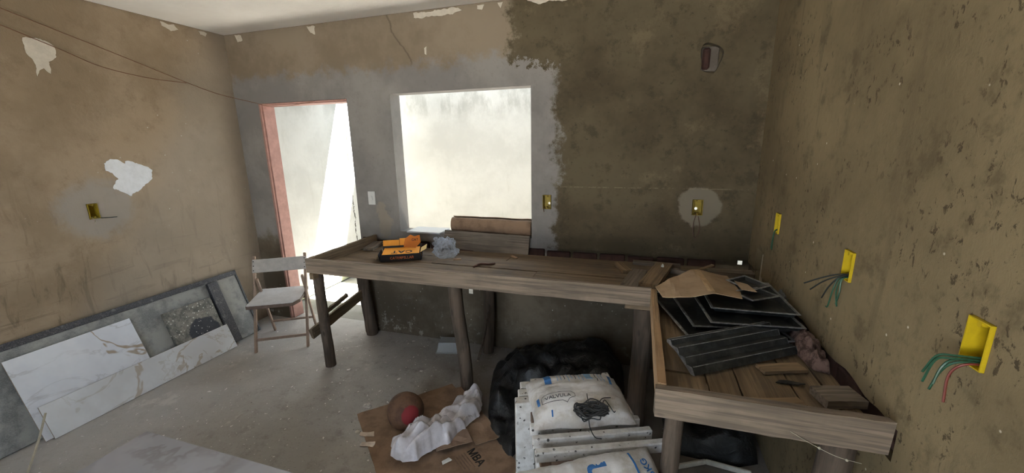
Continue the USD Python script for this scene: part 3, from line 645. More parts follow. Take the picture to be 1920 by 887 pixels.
obj("end_flap", at(bx(0, .055, .02, BL - .02, -.001, .001, .0005), ry(-30), tr(BW - .008, 0, BH)), "card_cream", sb)
obj("end_flap", at(bx(-.045, 0, .02, BL - .01, -.001, .001, .0005), ry(-62), tr(-.014, 0, BH + .002)), "card_cream", sb)
g = G(); v = g.obj(); n1 = g.noise(v, 9, 3, .6, 2.0)
pbs = g.pr(lin(228, 234, 242), .15); tb = g.n("transparent_bsdf", "BSDF", color=(.92, .94, .97))
MT["plastic_clear"] = g.done("plastic_clear", g.n("mix_closure", "closure", fac=g.mr(n1, .35, .65, .10, .45), closure1=tb, closure2=g.n("mix_closure", "closure", fac=.5, closure1=pbs, closure2=g.n("translucent_bsdf", "BSDF", color=lin(232, 238, 246)))))
def crumple(r, sq, seed, sub=4, amp=.55, s=2.2):
    m = trimesh.creation.icosphere(sub, 1.0); V = np.array(m.vertices)
    n = meshkit.fbm(V * s + seed, 4, seed) - .5; rg = np.abs(meshkit.fbm(V * s * 1.7 + 5 + seed, 3, seed + 3) - .5)
    V = V * (1 + amp * n + amp * 1.6 * (rg - .1))[:, None] * np.array(sq) * r
    V[:, 2] = np.maximum(V[:, 2], -r * sq[2] * .55); V[:, 2] -= V[:, 2].min()
    return trimesh.Trimesh(V, m.faces, process=False)
mesh_thing("plastic_bag", crumple(.092, (1.0, .8, 1.05), 4, 5, .75, 1.5), "plastic_clear", "crumpled clear plastic bag beside the open shoe box", "plastic bag", (-1.405, 2.715, ZD + .002), smooth=50)
def offcut(L, w, t, seed, label, loc, rz=0, tilt=None, mat="offcut_wood", nm="wood_offcut", cat_="board"):
    return mesh_thing(nm, rough_board(L, w, t, seed, .0018, 8), mat, label, cat_, loc, rz, tilt)
offcut(.25, .085, .022, 21, "short grey board at the far left end of the bench by the doorway", (-2.098, 2.690, ZD + .014), 105, mat="grey_board")
plain("rust", lin(92, 58, 44), .85, .25, 40, .3)
mesh_thing("metal_strap", tube([(-1.075, 2.49, ZD + .005), (-1.05, 2.555, ZD + .009), (-.985, 2.555, ZD + .012), (-.955, 2.60, ZD + .006)], .007, 6), "rust", "small bent rusty metal strap lying mid-bench", "scrap")
plain("wood_chip", lin(170, 140, 112), .9, .15, 40)
mesh_thing("wood_chip", bx(-.03, .03, -.012, .012, 0, .008, .003), "wood_chip", "small pale wood chip on the bench right of the plastic bag", "wood chip", (-1.27, 2.64, ZD), 20)
mesh_thing("wood_chip", bx(-.035, .035, -.012, .012, 0, .010, .003), "wood_chip", "small pale wood chip on the bench below the leaning board", "wood chip", (-.87, 2.80, ZD), -40)
plain("tile_white", lin(224, 228, 232), .25, .03)
mesh_thing("white_tile", bx(-1.875, -1.560, 2.935, 3.135, .9855, .9985, .001), "tile_white", "white tile lying on the window sill", "tile")
bd = mesh_thing("leaning_board", at(rough_board(.735, .150, .018, 31, .003, 12), rx(73), tr(0, 0, .073)), "grey_board", "grey wooden board leaning against the wall under the window", "board", (-1.525, 2.942, ZD + .004), 0, (0, 1.2))
g = G(); v = g.obj(); n1 = g.noise(v, 9, 5, .65); n2 = g.noise(g.mapping(v, (2, 90, 90)), 1.0, 3, .6)
MT["cardboard"] = g.done("cardboard", g.pr(g.mix(g.mr(n1, .4, .66), lin(146, 120, 98), lin(122, 98, 78)), .9, normal=g.bump(n2, .12, .002)))
g = G(); v = g.obj(); n1 = g.noise(v, 5, 6, .68)
MT["cardboard_tan"] = g.done("cardboard_tan", g.pr(g.mix(g.mr(n1, .38, .66), lin(184, 158, 128), lin(160, 136, 108)), .9))
plain("cardboard_dirty", lin(142, 118, 100), .95, .2, 6, .2)
# folded cardboard roll: a flattened spiral swept along x
sp_ = []
for i in range(64):
    a = i / 63 * 4.4 * math.pi; k = .55 + .45 * i / 63
    sp_.append((.052 * k * math.cos(a), .072 * k * math.sin(a)))
from shapely.geometry import LineString
pr_ = LineString(sp_).buffer(.0022); pr_ = max(getattr(pr_, "geoms", [pr_]), key=lambda q: q.area)
rl = extrude(pr_, .690); rl.apply_transform(np.array([[0, 0, 1, 0], [1, 0, 0, 0], [0, 1, 0, 0], [0, 0, 0, 1.0]]))
rl = rl.subdivide_to_size(.06); V = np.array(rl.vertices); V[:, 2] += .006 * fb(V[:, 0], V[:, 1], 9, 3) * 2 - .012 * V[:, 0]; V[:, 1] += .006 * fb(V[:, 0], V[:, 2], 7, 5) * 2
V[:, 2] -= V[:, 2].min(); rl = trimesh.Trimesh(V, rl.faces, process=False)
mesh_thing("cardboard_roll", rl, "cardboard", "rolled-up brown cardboard lying on the window sill", "cardboard", (-1.480, 3.030, .9862))

# ------------------------------------------------------------------ offcuts in the corner of the bench
offcut(.43, .105, .026, 41, "broad tan board lying slantwise across the pile in the bench corner", (.085, 2.295, .912), 75, (0, -1.5))
offcut(.34, .10, .018, 42, "flat greyish board under the slanting tan board in the corner", (-.02, 2.33, ZD + .014), 80, mat="grey_board")
offcut(.19, .06, .020, 43, "small pale board end at the left edge of the corner pile", (-.105, 2.79, ZD + .015), -68)
offcut(.31, .05, .022, 44, "slim board near the wall behind the corner pile", (-.005, 2.85, ZD + .014), -4, mat="grey_board")
offcut(.27, .09, .028, 45, "long grey board lying along the wall at the far right corner", (.455, 2.74, ZD + .017), 2, mat="grey_board")
offcut(.24, .035, .030, 46, "thin lath leaning over from the pile to the corner board", (.235, 2.66, .903), -18, (0, 2), mat="grey_board")
offcut(.14, .022, .008, 47, "short splinter of wood sticking up right of the corner pile", (.37, 2.60, .930), 38, (0, -8))
offcut(.13, .05, .020, 48, "little brown block between the tan board and the cardboard sheet", (.125, 2.43, .886), -38)
plain("chip_white", lin(220, 216, 204), .8)
mesh_thing("plaster_crumb", crumple(.014, (.6, .6, 1.3), 9, 2), "chip_white", "tiny white crumb on top of the slanting tan board", "crumb", (.178, 2.62, .926))

# ------------------------------------------------------------------ black trays, cardboard and scraps on the right wing
g = G(); v = g.obj(); n1 = g.noise(v, 12, 5, .7)
MT["tray_steel"] = g.done("tray_steel", g.pr(g.mix(g.mr(n1, .45, .68), lin(40, 42, 43), lin(92, 92, 88)), g.mr(n1, .3, .7, .35, .7), metallic=.35))
g = G(); v = g.obj(); n1 = g.noise(v, 40, 4, .7)
MT["tray_rim"] = g.done("tray_rim", g.pr(g.mix(g.mr(n1, .35, .62), lin(176, 178, 180), lin(132, 134, 136)), .5, metallic=.5))
def tray(label, loc, rz, w, l, hgt=.024, tilt=None):
    M = tr(*loc) @ rotz(rz)
    if tilt: M = M @ rx(tilt[0]) @ ry(tilt[1])
    t = thing("metal_tray", label, "metal tray", mat=M, group=None)
    i, k = .022, .002
    def fr(g0, z0, g1, z1): return [(g0, g0, z0), (w - g0, g0, z0), (w - g0, l - g0, z0), (g0, l - g0, z0), (g1, g1, z1), (w - g1, g1, z1), (w - g1, l - g1, z1), (g1, l - g1, z1)]
    o = man(hull(fr(i, 0, .008, hgt))) - man(hull(fr(i + k, k, .008 + k, hgt + .001)))
    o2 = mbox(0, w, 0, l, hgt - .0028, hgt) - mbox(.012, w - .012, .012, l - .012, 0, .1)
    obj("pan", tm(o), "tray_steel", t); obj("rim", tm(o2), "tray_rim", t)
    return t
tray("largest black metal tray with a grey rim, lowest of the stack on the bench", (.250, 1.672, ZD + .006 + .002), 16, .43, .58)
tray("second black metal tray of the stack, set back on the largest one", (.262, 1.775, ZD + .006 + .028), 10, .42, .52)
tray("third black metal tray of the stack, shifted towards the wall", (.330, 1.775, ZD + .006 + .054), 6, .37, .48)
tray("upper black metal tray of the stack partly under the cardboard sheet", (.345, 1.880, ZD + .006 + .080), 2, .355, .42)
tray("small black metal tray on top of the stack right of the cardboard", (.530, 1.965, ZD + .006 + .106), 34, .165, .13, .018)
tray("topmost little metal tray near the wall at the back of the stack", (.555, 2.095, ZD + .006 + .108), 40, .14, .15, .018, (4, -2))
g = G(); v = g.obj(); n1 = g.noise(v, 14, 5, .7)
MT["rib_steel"] = g.done("rib_steel", g.pr(g.mix(g.mr(n1, .40, .68), lin(44, 47, 49), lin(78, 80, 79)), .5, metallic=.3))
rt_ = [(0, .002), (.016, .026), (.046, .022), (.058, .044), (.088, .040), (.100, .062), (.130, .058), (.142, .074), (.160, .070)]
rp = LineString(rt_).buffer(.0016, cap_style=2, join_style=2)
rm = extrude(rp, .50); rm.apply_transform(np.array([[0, 0, 1, 0], [1, 0, 0, 0], [0, 1, 0, 0], [0, 0, 0, 1.0]]))
rtj = thing("ribbed_metal_panel", "dark ribbed metal panel lying in front of the tray stack", "metal panel", mat=tr(.236, 1.452, ZD + .005) @ rotz(34))
obj("panel", rm, "rib_steel", rtj)
for (py, pz) in ((.016, .026), (.058, .044), (.100, .062), (.142, .074), (.160, .070)): obj('ridge', beam((.004, py, pz + .0012), (.496, py, pz + .0012), .004, .0024, (0, 1, 0), .0005), 'tray_rim', rtj)  # added pale strips paint highlights along the panel edges
for x0 in (-.0035, .5005):
    e = extrude(Polygon(rt_ + [(.160, .060), (.100, .045), (.016, .0)]).buffer(.001), .003); e.apply_transform(np.array([[0, 0, 1, x0], [1, 0, 0, 0], [0, 1, 0, 0], [0, 0, 0, 1.0]])); obj("end_plate", e, "tray_rim", rtj)
CP = [(.112, 2.06), (.140, 1.925), (.220, 1.905), (.490, 1.975), (.505, 2.09), (.49, 2.33), (.34, 2.335), (.20, 2.18)]
def cz(x, y): return .996 + np.maximum(0, .034 - .20 * np.abs((x - .335) + (y - 2.1) * .18)) + np.maximum(0, .012 - .2 * np.abs((x - .20) + (y - 2.0) * .15)) + .003 * fb(x, y, 6, 2)
plain("card_pale", lin(200, 170, 132), .8)
cs = thing("cardboard_sheet", "creased tan cardboard sheet lying on top of the metal trays", "cardboard")
obj("sheet", sheet(CP, .004, cz, .016), "cardboard_tan", cs)
obj("tape_strip", sheet([(.340, 1.96), (.372, 1.965), (.352, 2.30), (.322, 2.295)], .0012, lambda x, y: cz(x, y) + .0018, .012), "card_pale", cs)
obj("flap", sheet([(.506, 2.08), (.560, 2.03), (.545, 2.14), (.500, 2.21)], .003, lambda x, y: 1.010 + .012 * (x - .5) / .06, .02), "cardboard_tan", cs)
g = G(); v = g.obj(); n1 = g.noise(v, 30, 5, .7)
MT["rag_pink"] = g.done("rag_pink", g.pr(g.mix(g.mr(n1, .4, .6), lin(128, 104, 96), lin(78, 60, 54)), .95, normal=g.bump(n1, .6, .006)))
mesh_thing("crumpled_rag", mound([(.655, 1.86), (.645, 1.73), (.665, 1.62), (.712, 1.60), (.735, 1.72), (.738, 1.90), (.71, 1.97), (.68, 1.95)], lambda x, y: .030 + .04 * ridge(x, y, 17, 3) + .05 * fb(x, y, 30, 4), .007, .03, ZD + .002), "rag_pink", "dusty pink crumpled rag beside the metal trays along the wall", "rag", smooth=60)
plain("bag_grey", lin(104, 102, 98), .5, .2, 18, .4)
mesh_thing("plastic_wrap", crumple(.055, (.6, 1.0, 1.25), 12), "bag_grey", "grey crumpled plastic wrap squeezed between trays and right wall", "plastic bag", (.703, 2.175, ZD + .003), smooth=50)
offcut(.165, .055, .012, 51, "small flat board just in front of the ribbed metal panel", (.475, 1.563, ZD + .008), 20, mat="offcut_wood")
mesh_thing("dark_shard", extrude(ragged([(0, 0), (.05, -.012), (.10, .0), (.06, .014), (.02, .012)], .006, 4), .003), "tray_steel", "small curved black shard on the bare planks of the right wing", "shard", (.505, 1.495, ZD + .002), 8)
offcut(.125, .085, .028, 52, "thick grey board end against the right wall near the front", (.606, 1.412, ZD + .017), 15, mat="grey_board")
offcut(.175, .045, .022, 53, "thin tan board lying along the front edge of the right wing", (.378, 1.312, ZD + .013), 17)
st = thing("loose_string", "thin pale string with two knots hanging from the right wing's front board", "string")
obj("strand", tube([(.477, 1.238, .862), (.53, 1.236, .835), (.60, 1.236, .806), (.668, 1.245, .790)], .0010, 5), "pale_stick", st)
for p in ((.555, 1.236, .824), (.628, 1.238, .798)): b = trimesh.creation.icosphere(2, .0042); b.apply_translation(p); obj("knot", b, "pale_stick", st)

# ------------------------------------------------------------------ white slatted bench with sacks
g = G(); v = g.obj(); n1 = g.noise(v, 16, 5, .7); sp1 = g.vor(v, 34.0); n3 = g.noise(v, 60, 4, .7)
c = g.mix(g.mr(n1, .4, .66), lin(214, 212, 210), lin(188, 184, 180))
c = g.mix(g.m("multiply", g.mr(sp1, .26, .17), g.mr(n3, .44, .56)), c, lin(64, 60, 56))
MT["white_paint"] = g.done("white_paint", g.pr(c, .6, normal=g.bump(n3, .2, .002)))
plain("under_brown", lin(120, 98, 82), .9, .2, 30)
SLM = tr(-.34, 1.348, 0) @ rotz(22.5)
wbn = thing("slatted_bench", "white painted slatted wooden bench spattered with dark specks, in front of the bench legs", "slatted bench", mat=SLM)
for k in range(6):
    v0 = -.018 + .0775 * k; u0, u1 = (-.004 if k < 3 else .045), .545 - .024 * k
    if k > 2: u1 = .425
    obj("slat", bx(u0, u1, v0, v0 + .034, .452, .5, .005), "white_paint", wbn)
for u0 in (.02, .36): obj("bearer", bx(u0, u0 + .045, -.005, .50, .40, .4515, .003), "under_brown", wbn)
obj("side_rail", bx(.440, .482, .172, .44, .455, .503, .006), "white_paint", wbn)
obj("side_rail", bx(.434, .472, .448, .52, .452, .503, .006), "white_paint", wbn)
obj("end_rail", bx(.045, .43, .475, .515, .42, .498, .004), "white_paint", wbn)
for v0, u0, zt in ((.305, -.052, .502), (.368, -.030, .502), (.432, -.012, .502)): obj("side_board", bx(u0, .040, v0, v0 + .055, .017, zt, .004), "white_paint", wbn)
obj("front_leg", bx(.015, .065, .085, .125, 0, .3995, .004), "white_paint", wbn)
for u0, v0 in ((.385, .01), (.385, .46)): obj("leg", bx(u0, u0 + .045, v0, v0 + .045, 0, .3995, .004), "white_paint", wbn)
obj("apron", bx(.07, .38, .09, .112, .33, .3995, .003), "under_brown", wbn)
g = G(); v = g.obj(); n1 = g.noise(v, 9, 6, .7); n2 = g.noise(v, 40, 4, .6); x, y, z = g.sep(v)
c = g.mix(g.mr(n1, .42, .66), lin(216, 214, 214), lin(184, 178, 170))
c = g.mix(g.m("multiply", g.mr(g.m("add", y, g.m("multiply", n1, .10)), .075, .03, 0, .85), g.mr(n2, .3, .6, .4, 1)), c, lin(134, 112, 88))
MT["sack_plastic"] = g.done("sack_plastic", g.pr(c, .38, normal=g.bump(n2, .25, .006)))
plain("print_blue", lin(52, 112, 176), .5, .08); plain("print_blue_soft", lin(140, 176, 210), .5, .06); plain("print_grey", lin(92, 92, 96), .6)
def sack(w, l, hgt, seed, n=70, m_=56, pw=3.1):
    """pillow sack over [0,w] x [0,l]; returns mesh and top height function"""
    def top(x, y):
        u, v_ = np.clip(np.abs(2 * x / w - 1), 0, 1), np.clip(np.abs(2 * y / l - 1), 0, 1)
        a = (1 - u ** pw) ** .55 * (1 - v_ ** pw) ** .55
        wr_ = .012 * fb(x, y, 10, seed) + .010 * fb(x * 2.4, y * .9, 16, seed + 5) * np.maximum(u, v_) ** 2 + .016 * fb(x * .6, y * 2.2, 14, seed + 9) * a
        return hgt * a + wr_ * np.minimum(1, a * 3) + .004
    xs_, ys_ = np.meshgrid(np.linspace(0, w, n), np.linspace(0, l, m_), indexing="ij")
    ex = .012 * fb(xs_ * 0 + np.sign(2 * xs_ / w - 1), ys_, 9, seed + 1) * np.abs(2 * xs_ / w - 1) ** 6; ey = .014 * fb(xs_, ys_ * 0 + np.sign(2 * ys_ / l - 1), 9, seed + 2) * np.abs(2 * ys_ / l - 1) ** 6
    zt = top(xs_, ys_)
    rimm = (np.abs(2 * xs_ / w - 1) > .985) | (np.abs(2 * ys_ / l - 1) > .985)
    zt = np.where(rimm, .006 + .006 * fb(xs_, ys_, 20, seed), zt)
    zb = np.zeros_like(zt)
    V = np.concatenate([np.stack([xs_ + ex * 2, ys_ + ey * 2, zt], -1).reshape(-1, 3), np.stack([xs_ + ex * 2, ys_ + ey * 2, zb], -1).reshape(-1, 3)])
    N = n * m_; F = []
    for i in range(n - 1):
        for j in range(m_ - 1):
            a, b, c_, d = i * m_ + j, (i + 1) * m_ + j, (i + 1) * m_ + j + 1, i * m_ + j + 1
            F += [(a, b, c_), (a, c_, d), (a + N, c_ + N, b + N), (a + N, d + N, c_ + N)]
    ring = [i * m_ for i in range(n)] + [(n - 1) * m_ + j for j in range(1, m_)] + [i * m_ + m_ - 1 for i in range(n - 2, -1, -1)] + [j for j in range(m_ - 2, 0, -1)]
    for p, q in zip(ring, ring[1:] + ring[:1]): F += [(p, p + N, q + N), (p, q + N, q)]
    return trimesh.Trimesh(V, F, process=False), top
def drape(m, top, off=.0012, size=.006):
    m = m.subdivide_to_size(size, max_iter=12); V = np.array(m.vertices)
    V[:, 2] = top(V[:, 0], V[:, 1]) + off + V[:, 2]; return trimesh.Trimesh(V, m.faces, process=False)
SW, SLn = .455, .345
sm1, top1 = sack(SW, SLn, .085, 3)
s1 = thing("plaster_sack", "white plastic sack with blue print lying on the slatted bench", "sack", mat=SLM @ tr(.012, .112, .503) @ rotz(-1))
sk1 = obj("sack", sm1, "sack_plastic", s1, smooth=60)
obj("lettering", drape(at(meshkit.text_mesh("VALVULA", .019, .0006, True), tr(.060, .100, 0)), top1), "print_grey", sk1)
ol = LineString([(.046, .086), (.046, .122), (.062, .136), (.185, .136), (.200, .126), (.200, .098), (.170, .088), (.158, .070), (.140, .082), (.046, .086)]).buffer(.0011)
obj("printed_outline", drape(extrude(ol, .0006), top1, .0010), "print_grey", sk1)
obj("printed_bar", drape(extrude(Polygon([(.026, .085), (.037, .085), (.037, .140), (.026, .140)]), .0006), top1), "print_blue", sk1)
obj("printed_block", drape(extrude(Polygon([(.080, .215), (.112, .215), (.112, .315), (.080, .315)]), .0006), top1), "print_blue", sk1)
obj("printed_bar", drape(extrude(Polygon([(.392, .20), (.404, .20), (.425, .325), (.408, .325)]), .0006), top1), "print_blue", sk1)
obj("printed_bar", drape(extrude(Polygon([(.080, .024), (.086, .024), (.088, .048), (.081, .048)]), .0006), top1), "print_blue", sk1)
obj("printed_panel", drape(extrude(Polygon([(.28, .220), (.315, .220), (.315, .315), (.28, .315)]), .0005), top1, .0008), "print_blue_soft", sk1)
for k in range(15):
    x0 = .142 + .0175 * k; l1 = .07 + .03 * rng.random()
    if .272 < x0 < .318 or x0 > .385: continue
    obj("printed_line", drape(extrude(Polygon([(x0, .305 - l1), (x0 + .0042, .305 - l1), (x0 + .0042, .308), (x0, .308)]), .0005), top1, .0008), ("print_blue_soft", "print_blue_soft", "print_grey")[k % 3], sk1)
sm2, top2 = sack(.56, .62, .085, 8, pw=7.0)
ps = np.array([.100, 1.500, .510]); yv = np.array([.36, -.93, 0]) * -1.0
xa = np.array([.862, .507, 0]); xa /= np.linalg.norm(xa); sl_ = math.radians(33)
ya = np.cross([0, 0, 1.0], xa) * math.cos(sl_) + np.array([0, 0, math.sin(sl_)]); za = np.cross(xa, ya)
S2 = np.eye(4); S2[:3, 0], S2[:3, 1], S2[:3, 2] = xa, ya, za; S2[:3, 3] = ps - xa * .56 - ya * .62 - za * .03
s2 = thing("plaster_sack", "white plastic sack with large blue letters leaning in the near foreground", "sack", mat=S2)
sk2 = obj("sack", sm2, "sack_plastic", s2, smooth=60)
obj("lettering", drape(at(meshkit.text_mesh("um", .100, .0006, True), rotz(90), tr(.335, .390, 0)), top2, .0012, .01), "print_blue", sk2)
obj("lettering", drape(at(meshkit.text_mesh("5KG", .026, .0006, True), rotz(104), tr(.515, .500, 0)), top2), "print_blue", sk2)
obj("printed_bar", drape(extrude(Polygon([(.452, .36), (.459, .36), (.448, .60), (.440, .60)]), .0006), top2), "print_blue", sk2)
for k in range(4): obj("printed_line", drape(extrude(Polygon([(.375 + .017 * k, .40 + .01 * k), (.380 + .017 * k, .40 + .01 * k), (.378 + .017 * k, .535 - .02 * k), (.373 + .017 * k, .535 - .02 * k)]), .0005), top2, .0008), "print_blue_soft", sk2)
# coil of dark wire on the sack
wc = thing("wire_coil", "tangled coil of dark wire lying on the sack's front edge", "wire", mat=SLM @ tr(.265, .118, .0))
pts = []
r_ = np.random.default_rng(5)
for k in range(14 * 14 + 1):
    a = k / 14 * 2 * math.pi; j = r_.normal(0, .006, 3)
    x_, y_ = (.074 + j[0] * 1.6) * math.cos(a + .3 * math.sin(k * .05)), (.024 + j[1] * 1.2) * math.sin(a)
    q_ = .55 + .45 * math.sin(k * .113) * math.sin(k * .071 + 1); x_, y_ = x_ * (.75 + .25 * q_), y_ * q_
    pts.append((x_, y_ + -.05 * x_, .579 + .010 * math.sin(a * .37) + .008 * math.sin(k * 1.3) + y_ * .9))
plain("wire_grey", lin(46, 47, 48), .4, .2, 50)
obj("coil", tube(pts, .0029, 6, 3), "wire_grey", wc)
obj("loose_end", tube([(.05, .02, .575), (.07, .045, .592), (.085, .02, .580), (.10, .002, .560), (.11, .012, .556)], .0022, 6), "wire_grey", wc)
obj("loose_end", tube([(.03, .02, .580), (.06, .05, .596), (.10, .048, .600)], .0022, 6), "wire_grey", wc)
obj("loose_end", tube([(-.02, -.02, .56), (-.02, -.05, .530), (-.005, -.075, .504), (.02, -.085, .503)], .0022, 6), "wire_grey", wc)
obj("loose_end", tube([(.0, .02, .58), (-.005, .05, .600), (-.003, .072, .612)], .0022, 6), "wire_grey", wc)

# ------------------------------------------------------------------ on the floor
A = [(-1.679, 1.876), (-1.225, 2.355), (-.48, 1.715), (-.93, 1.20)]
def flat(z0, amp, s, seed): return lambda x, y: z0 + amp * np.abs(fb(x, y, s, seed)) * 2
ca = thing("cardboard_sheet", "large flattened cardboard box spread out on the floor", "cardboard")
ca1 = obj("panel", sheet(ragged(A, .004, 3, .03).exterior.coords[:-1], .004, flat(.006, .010, 4, 3), .03), "cardboard", ca)
cb = obj("flap", sheet([(-1.315, 2.145), (-1.135, 2.315), (-.690, 1.925), (-.815, 1.815), (-.905, 1.905), (-1.08, 1.80), (-1.16, 1.90), (-1.30, 2.05)], .004, flat(.026, .030, 4, 7), .03), "cardboard", ca)
cc = obj("flap", sheet([(-1.065, 1.785), (-.905, 1.90), (-.835, 1.815), (-1.00, 1.69)], .004, flat(.046, .022, 6, 9), .03), "cardboard_dirty", ca)
def onfloor(m, z=.0185): return at(m, tr(0, 0, z))
dirt = math.degrees(math.atan2(-.075, .115)) + 0
mb = meshkit.text_mesh("MBA", .046, .0012, True)
def ztop(x, y): return flat(.006, .010, 4, 3)(x, y)
def drape_w(m, M):
    m.apply_transform(M); m = m.subdivide_to_size(.012, max_iter=12); V = np.array(m.vertices); V[:, 2] += ztop(V[:, 0], V[:, 1]) + .0006; return trimesh.Trimesh(V, m.faces, process=False)
MB = tr(-.855, 1.775, 0) @ rotz(-38)
obj("lettering", drape_w(mb, MB), "print_black", ca1)
for k in range(5): obj("printed_line", drape_w(extrude(Polygon([(0, -.022 - .016 * k), (.13 - .02 * (k % 2), -.022 - .016 * k), (.13 - .02 * (k % 2), -.016 - .016 * k), (0, -.016 - .016 * k)]), .0008), MB), "under_brown", ca1)
plain("tape_clear", lin(168, 146, 124), .25, .2, 30)
for k, (x_, y_) in enumerate(((-1.50, 1.735), (-1.445, 1.665))): obj("torn_tape", drape_w(extrude(ragged([(-.035, -.018), (.05, -.022), (.04, .020), (-.04, .014)], .016, k + 2), .0012), tr(x_, y_, 0) @ rotz(-12 * k + 20)), "tape_clear", ca1)
g = G(); v = g.obj(); x, y, z = g.sep(v); n1 = g.noise(v, 14, 6, .72)
dx, dy, dz = g.m("subtract", x, .075), g.m("add", y, .065), g.m("subtract", z, .03)
rr = g.m("add", g.m("sqrt", g.m("add", g.m("multiply", dx, dx), g.m("add", g.m("multiply", dy, dy), g.m("multiply", dz, dz)))), g.m("multiply", g.m("subtract", n1, .5), .03))
c = g.mix(g.mr(n1, .38, .64), lin(112, 84, 64), lin(84, 60, 48)); c = g.mix(g.mr(rr, .060, .050), c, lin(134, 40, 46))
c = g.mix(g.mr(g.m("add", z, g.m("multiply", n1, .05)), .150, .185), c, lin(170, 158, 146))
MT["old_ball"] = g.done("old_ball", g.pr(c, .8, normal=g.bump(n1, .4, .004)))
bl = trimesh.creation.icosphere(4, .112); V = np.array(bl.vertices); V *= (1 + .05 * (meshkit.fbm(V * 12, 3, 4) - .5))[:, None]; V[:, 2] = np.maximum(V[:, 2], -.104); bl = trimesh.Trimesh(V, bl.faces, process=False)
mesh_thing("old_ball", bl, "old_ball", "scuffed brown ball with a red patch on the cardboard", "ball", (-1.300, 1.868, .116), smooth=60)
g = G(); v = g.obj(); n1 = g.noise(v, 7, 5, .65)
MT["cloth_white"] = g.done("cloth_white", g.pr(g.mix(g.mr(n1, .4, .66), lin(216, 212, 218), lin(186, 181, 184)), .95, sheen_weight=.2))
def alongz(x, y):
    s_, t_ = (x + 1.15) * .52 + (y - 1.75) * .85, -(x + 1.15) * .85 + (y - 1.75) * .52
    w_ = .03 * fb(s_, t_, 3, 8)
    w2 = .05 * fb(s_, t_, 5, 2)
    return np.maximum(.012 + .030 * np.exp(-((s_ + .02) / .17) ** 2) + .22 * np.abs(fb(s_ * .8 + w2, t_ * 2.2 + w2, 8, 6, 2)) + .07 * np.abs(fb(s_ * .7, t_ * 1.6, 20, 9, 1)), .006)
shirt = [(-1.235, 1.60), (-1.14, 1.565), (-1.075, 1.60), (-1.02, 1.70), (-.955, 1.76), (-.945, 1.85), (-.915, 1.93), (-.885, 2.03), (-.895, 2.13), (-.945, 2.25), (-1.02, 2.29), (-1.06, 2.20), (-1.08, 2.08), (-1.12, 1.98), (-1.16, 1.86), (-1.215, 1.76), (-1.265, 1.66)]
mesh_thing("white_cloth", mound(ragged(shirt, .022, 41, .02).exterior.coords[:-1], alongz, .008, .035, .045), "cloth_white", "crumpled white cloth lying across the cardboard beside the ball", "cloth", smooth=70)
g = G(); v = g.obj(); n1 = g.noise(v, 10, 6, .7, .8)
MT["tarp_black"] = g.done("tarp_black", g.pr(g.mix(g.mr(n1, .45, .7), lin(24, 25, 27), lin(48, 50, 52)), .42, normal=g.bump(n1, .7, .02)))
tarp = [(-.93, 2.93), (-.99, 2.60), (-.935, 2.38), (-.865, 2.15), (-.79, 1.97), (-.66, 1.84), (-.60, 1.80), (-.565, 1.90), (-.50, 2.02), (-.36, 2.05), (-.20, 2.12), (-.02, 2.34), (-.015, 2.62), (-.03, 2.86), (-.20, 2.93), (-.55, 2.95)]
def tz(x, y): return .04 + .215 * np.exp(-(((x + .42) / .38) ** 2 + ((y - 2.68) / .36) ** 2)) + .10 * np.exp(-(((x + .16) / .13) ** 2 + ((y - 2.5) / .16) ** 2)) + .05 * np.exp(-(((x + .78) / .15) ** 2 + ((y - 2.2) / .3) ** 2)) + .12 * fb(x, y, 4, 21) + .30 * np.abs(fb(x, y, 5, 22, 2)) + .10 * np.abs(fb(x, y, 14, 25, 2)) - .05
mesh_thing("black_tarp", mound(tarp, tz, .022, .09, .0), "tarp_black", "heap of black plastic tarp on the floor below the bench", "tarp", smooth=60)
tarp2 = [(.24, 2.10), (.42, 2.09), (.60, 2.09), (.70, 2.14), (.71, 2.60), (.60, 2.80), (.30, 2.78), (.22, 2.45)]
mesh_thing("black_tarp", mound(tarp2, lambda x, y: .15 + .12 * fb(x, y, 5, 31) + .05 * ridge(x, y, 6, 32), .02, .10, .0), "tarp_black", "smaller dark plastic sheet heaped under the right wing of the bench", "tarp", smooth=60)
mesh_thing("pale_strip", cat(beam((.275, 1.985, .012), (.43, 2.06, .020), .03, .014), beam((.43, 2.06, .020), (.645, 2.045, .012), .03, .014)), "chip_white", "pale bent strip on the floor in front of the small dark sheet", "strip")
g = G(); tub_p = g.pr(lin(200, 204, 206), .25); MT["tub_plastic"] = g.done("tub_plastic", g.n("mix_closure", "closure", fac=.55, closure1=g.n("transparent_bsdf", "BSDF", color=(.93, .94, .95)), closure2=tub_p))
def frus(w0, l0, w1, l1, z0, z1): return hull([(sx * w0 / 2, sy * l0 / 2, z0) for sx in (-1, 1) for sy in (-1, 1)] + [(sx * w1 / 2, sy * l1 / 2, z1) for sx in (-1, 1) for sy in (-1, 1)])
tb_ = thing("plastic_tub", "clear plastic tub turned upside down on the floor beside the middle leg", "tub", (-1.475, 2.825, .0), 14)
obj("shell", tm(man(frus(.185, .135, .155, .105, .004, .088)) - man(frus(.181, .131, .151, .101, -.001, .085))), "tub_plastic", tb_)
obj("rim", tm(mbox(-.102, .102, -.077, .077, 0, .005) - mbox(-.0905, .0905, -.0655, .0655, -.1, .1)), "tub_plastic", tb_)
plain("foil", lin(200, 196, 190), .4, .3, 60, .6); plain("paper_white", lin(226, 224, 220), .85, .05, 30)
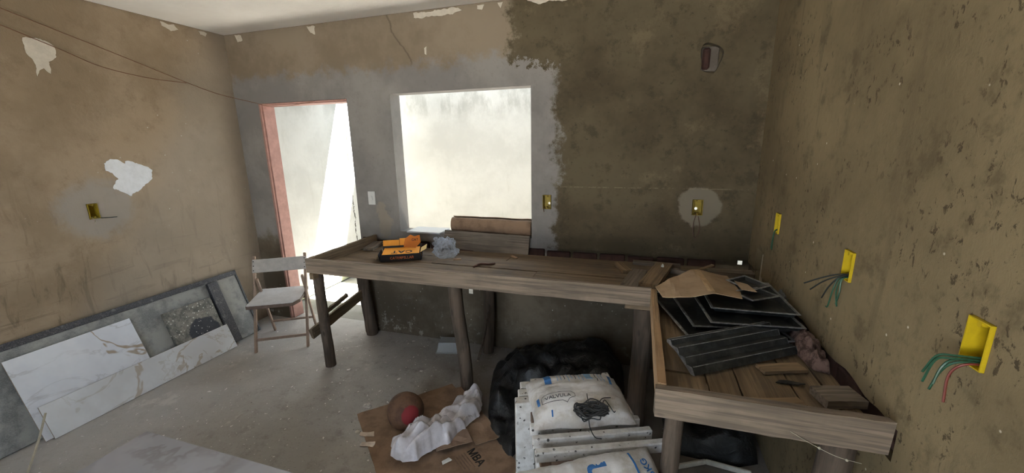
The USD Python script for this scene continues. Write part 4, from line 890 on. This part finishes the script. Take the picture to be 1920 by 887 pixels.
mesh_thing("crumpled_wrapper", crumple(.026, (1.1, .8, .5), 15, 3), "foil", "shiny crumpled wrapper at the left corner of the flattened cardboard", "wrapper", (-1.665, 1.965, .001))
mesh_thing("crumpled_wrapper", crumple(.03, (1.3, .8, .4), 18, 3), "paper_white", "white crumpled paper on the floor behind the ball", "wrapper", (-1.475, 2.135, .001))
mesh_thing("paper_scrap", extrude(ragged([(-.03, -.012), (.03, -.010), (.022, .014), (-.025, .012)], .008, 19), .003), "paper_white", "torn white scrap beside the printed letters on the cardboard", "paper scrap", (-.925, 1.665, .0195), 50)
mesh_thing("paint_crumb", crumple(.016, (1, .8, .6), 20, 2), "chip_white", "small white crumb at the left edge of the flattened cardboard", "crumb", (-1.565, 1.735, .001))
# paint and plaster flakes all over the floor
Vs, Fs = [], []; fr2 = np.random.default_rng(17); nfl = 0
while nfl < 620:
    x_, y_ = fr2.uniform(-3.25, .1), fr2.uniform(.7, 2.95)
    if fr2.random() > .25 + .75 * math.exp(-((x_ + 2.1) / 1.0) ** 2): continue
    if Polygon(A).contains(Polygon([(x_, y_), (x_ + .01, y_), (x_, y_ + .01)])) or (x_ > -2.40 and x_ < -1.1 and y_ < 1.18) or (x_ < -3.0 and y_ < 2.4 and x_ < -3.22): continue
    r0 = fr2.lognormal(-5.4, .55); k = int(fr2.integers(4, 7)); b = len(Vs); an = np.sort(fr2.uniform(0, 6.28, k)); el = fr2.uniform(.4, 1); ph = fr2.uniform(0, 6.28)
    for zz in (.0004, .0022):
        for a in an: X_, Y_ = r0 * math.cos(a), r0 * el * math.sin(a); Vs.append((x_ + X_ * math.cos(ph) - Y_ * math.sin(ph), y_ + X_ * math.sin(ph) + Y_ * math.cos(ph), zz))
    for i in range(k):
        j = (i + 1) % k; Fs += [(b + i, b + j, b + k + j), (b + i, b + k + j, b + k + i)]
        if 0 < i < k - 1: Fs += [(b + k, b + k + i, b + k + i + 1), (b, b + i + 1, b + i)]
    nfl += 1
mesh_thing("paint_flakes", trimesh.Trimesh(Vs, Fs, process=False), "paper_white", "white paint and plaster flakes scattered over the concrete floor", "flakes", kind="stuff")
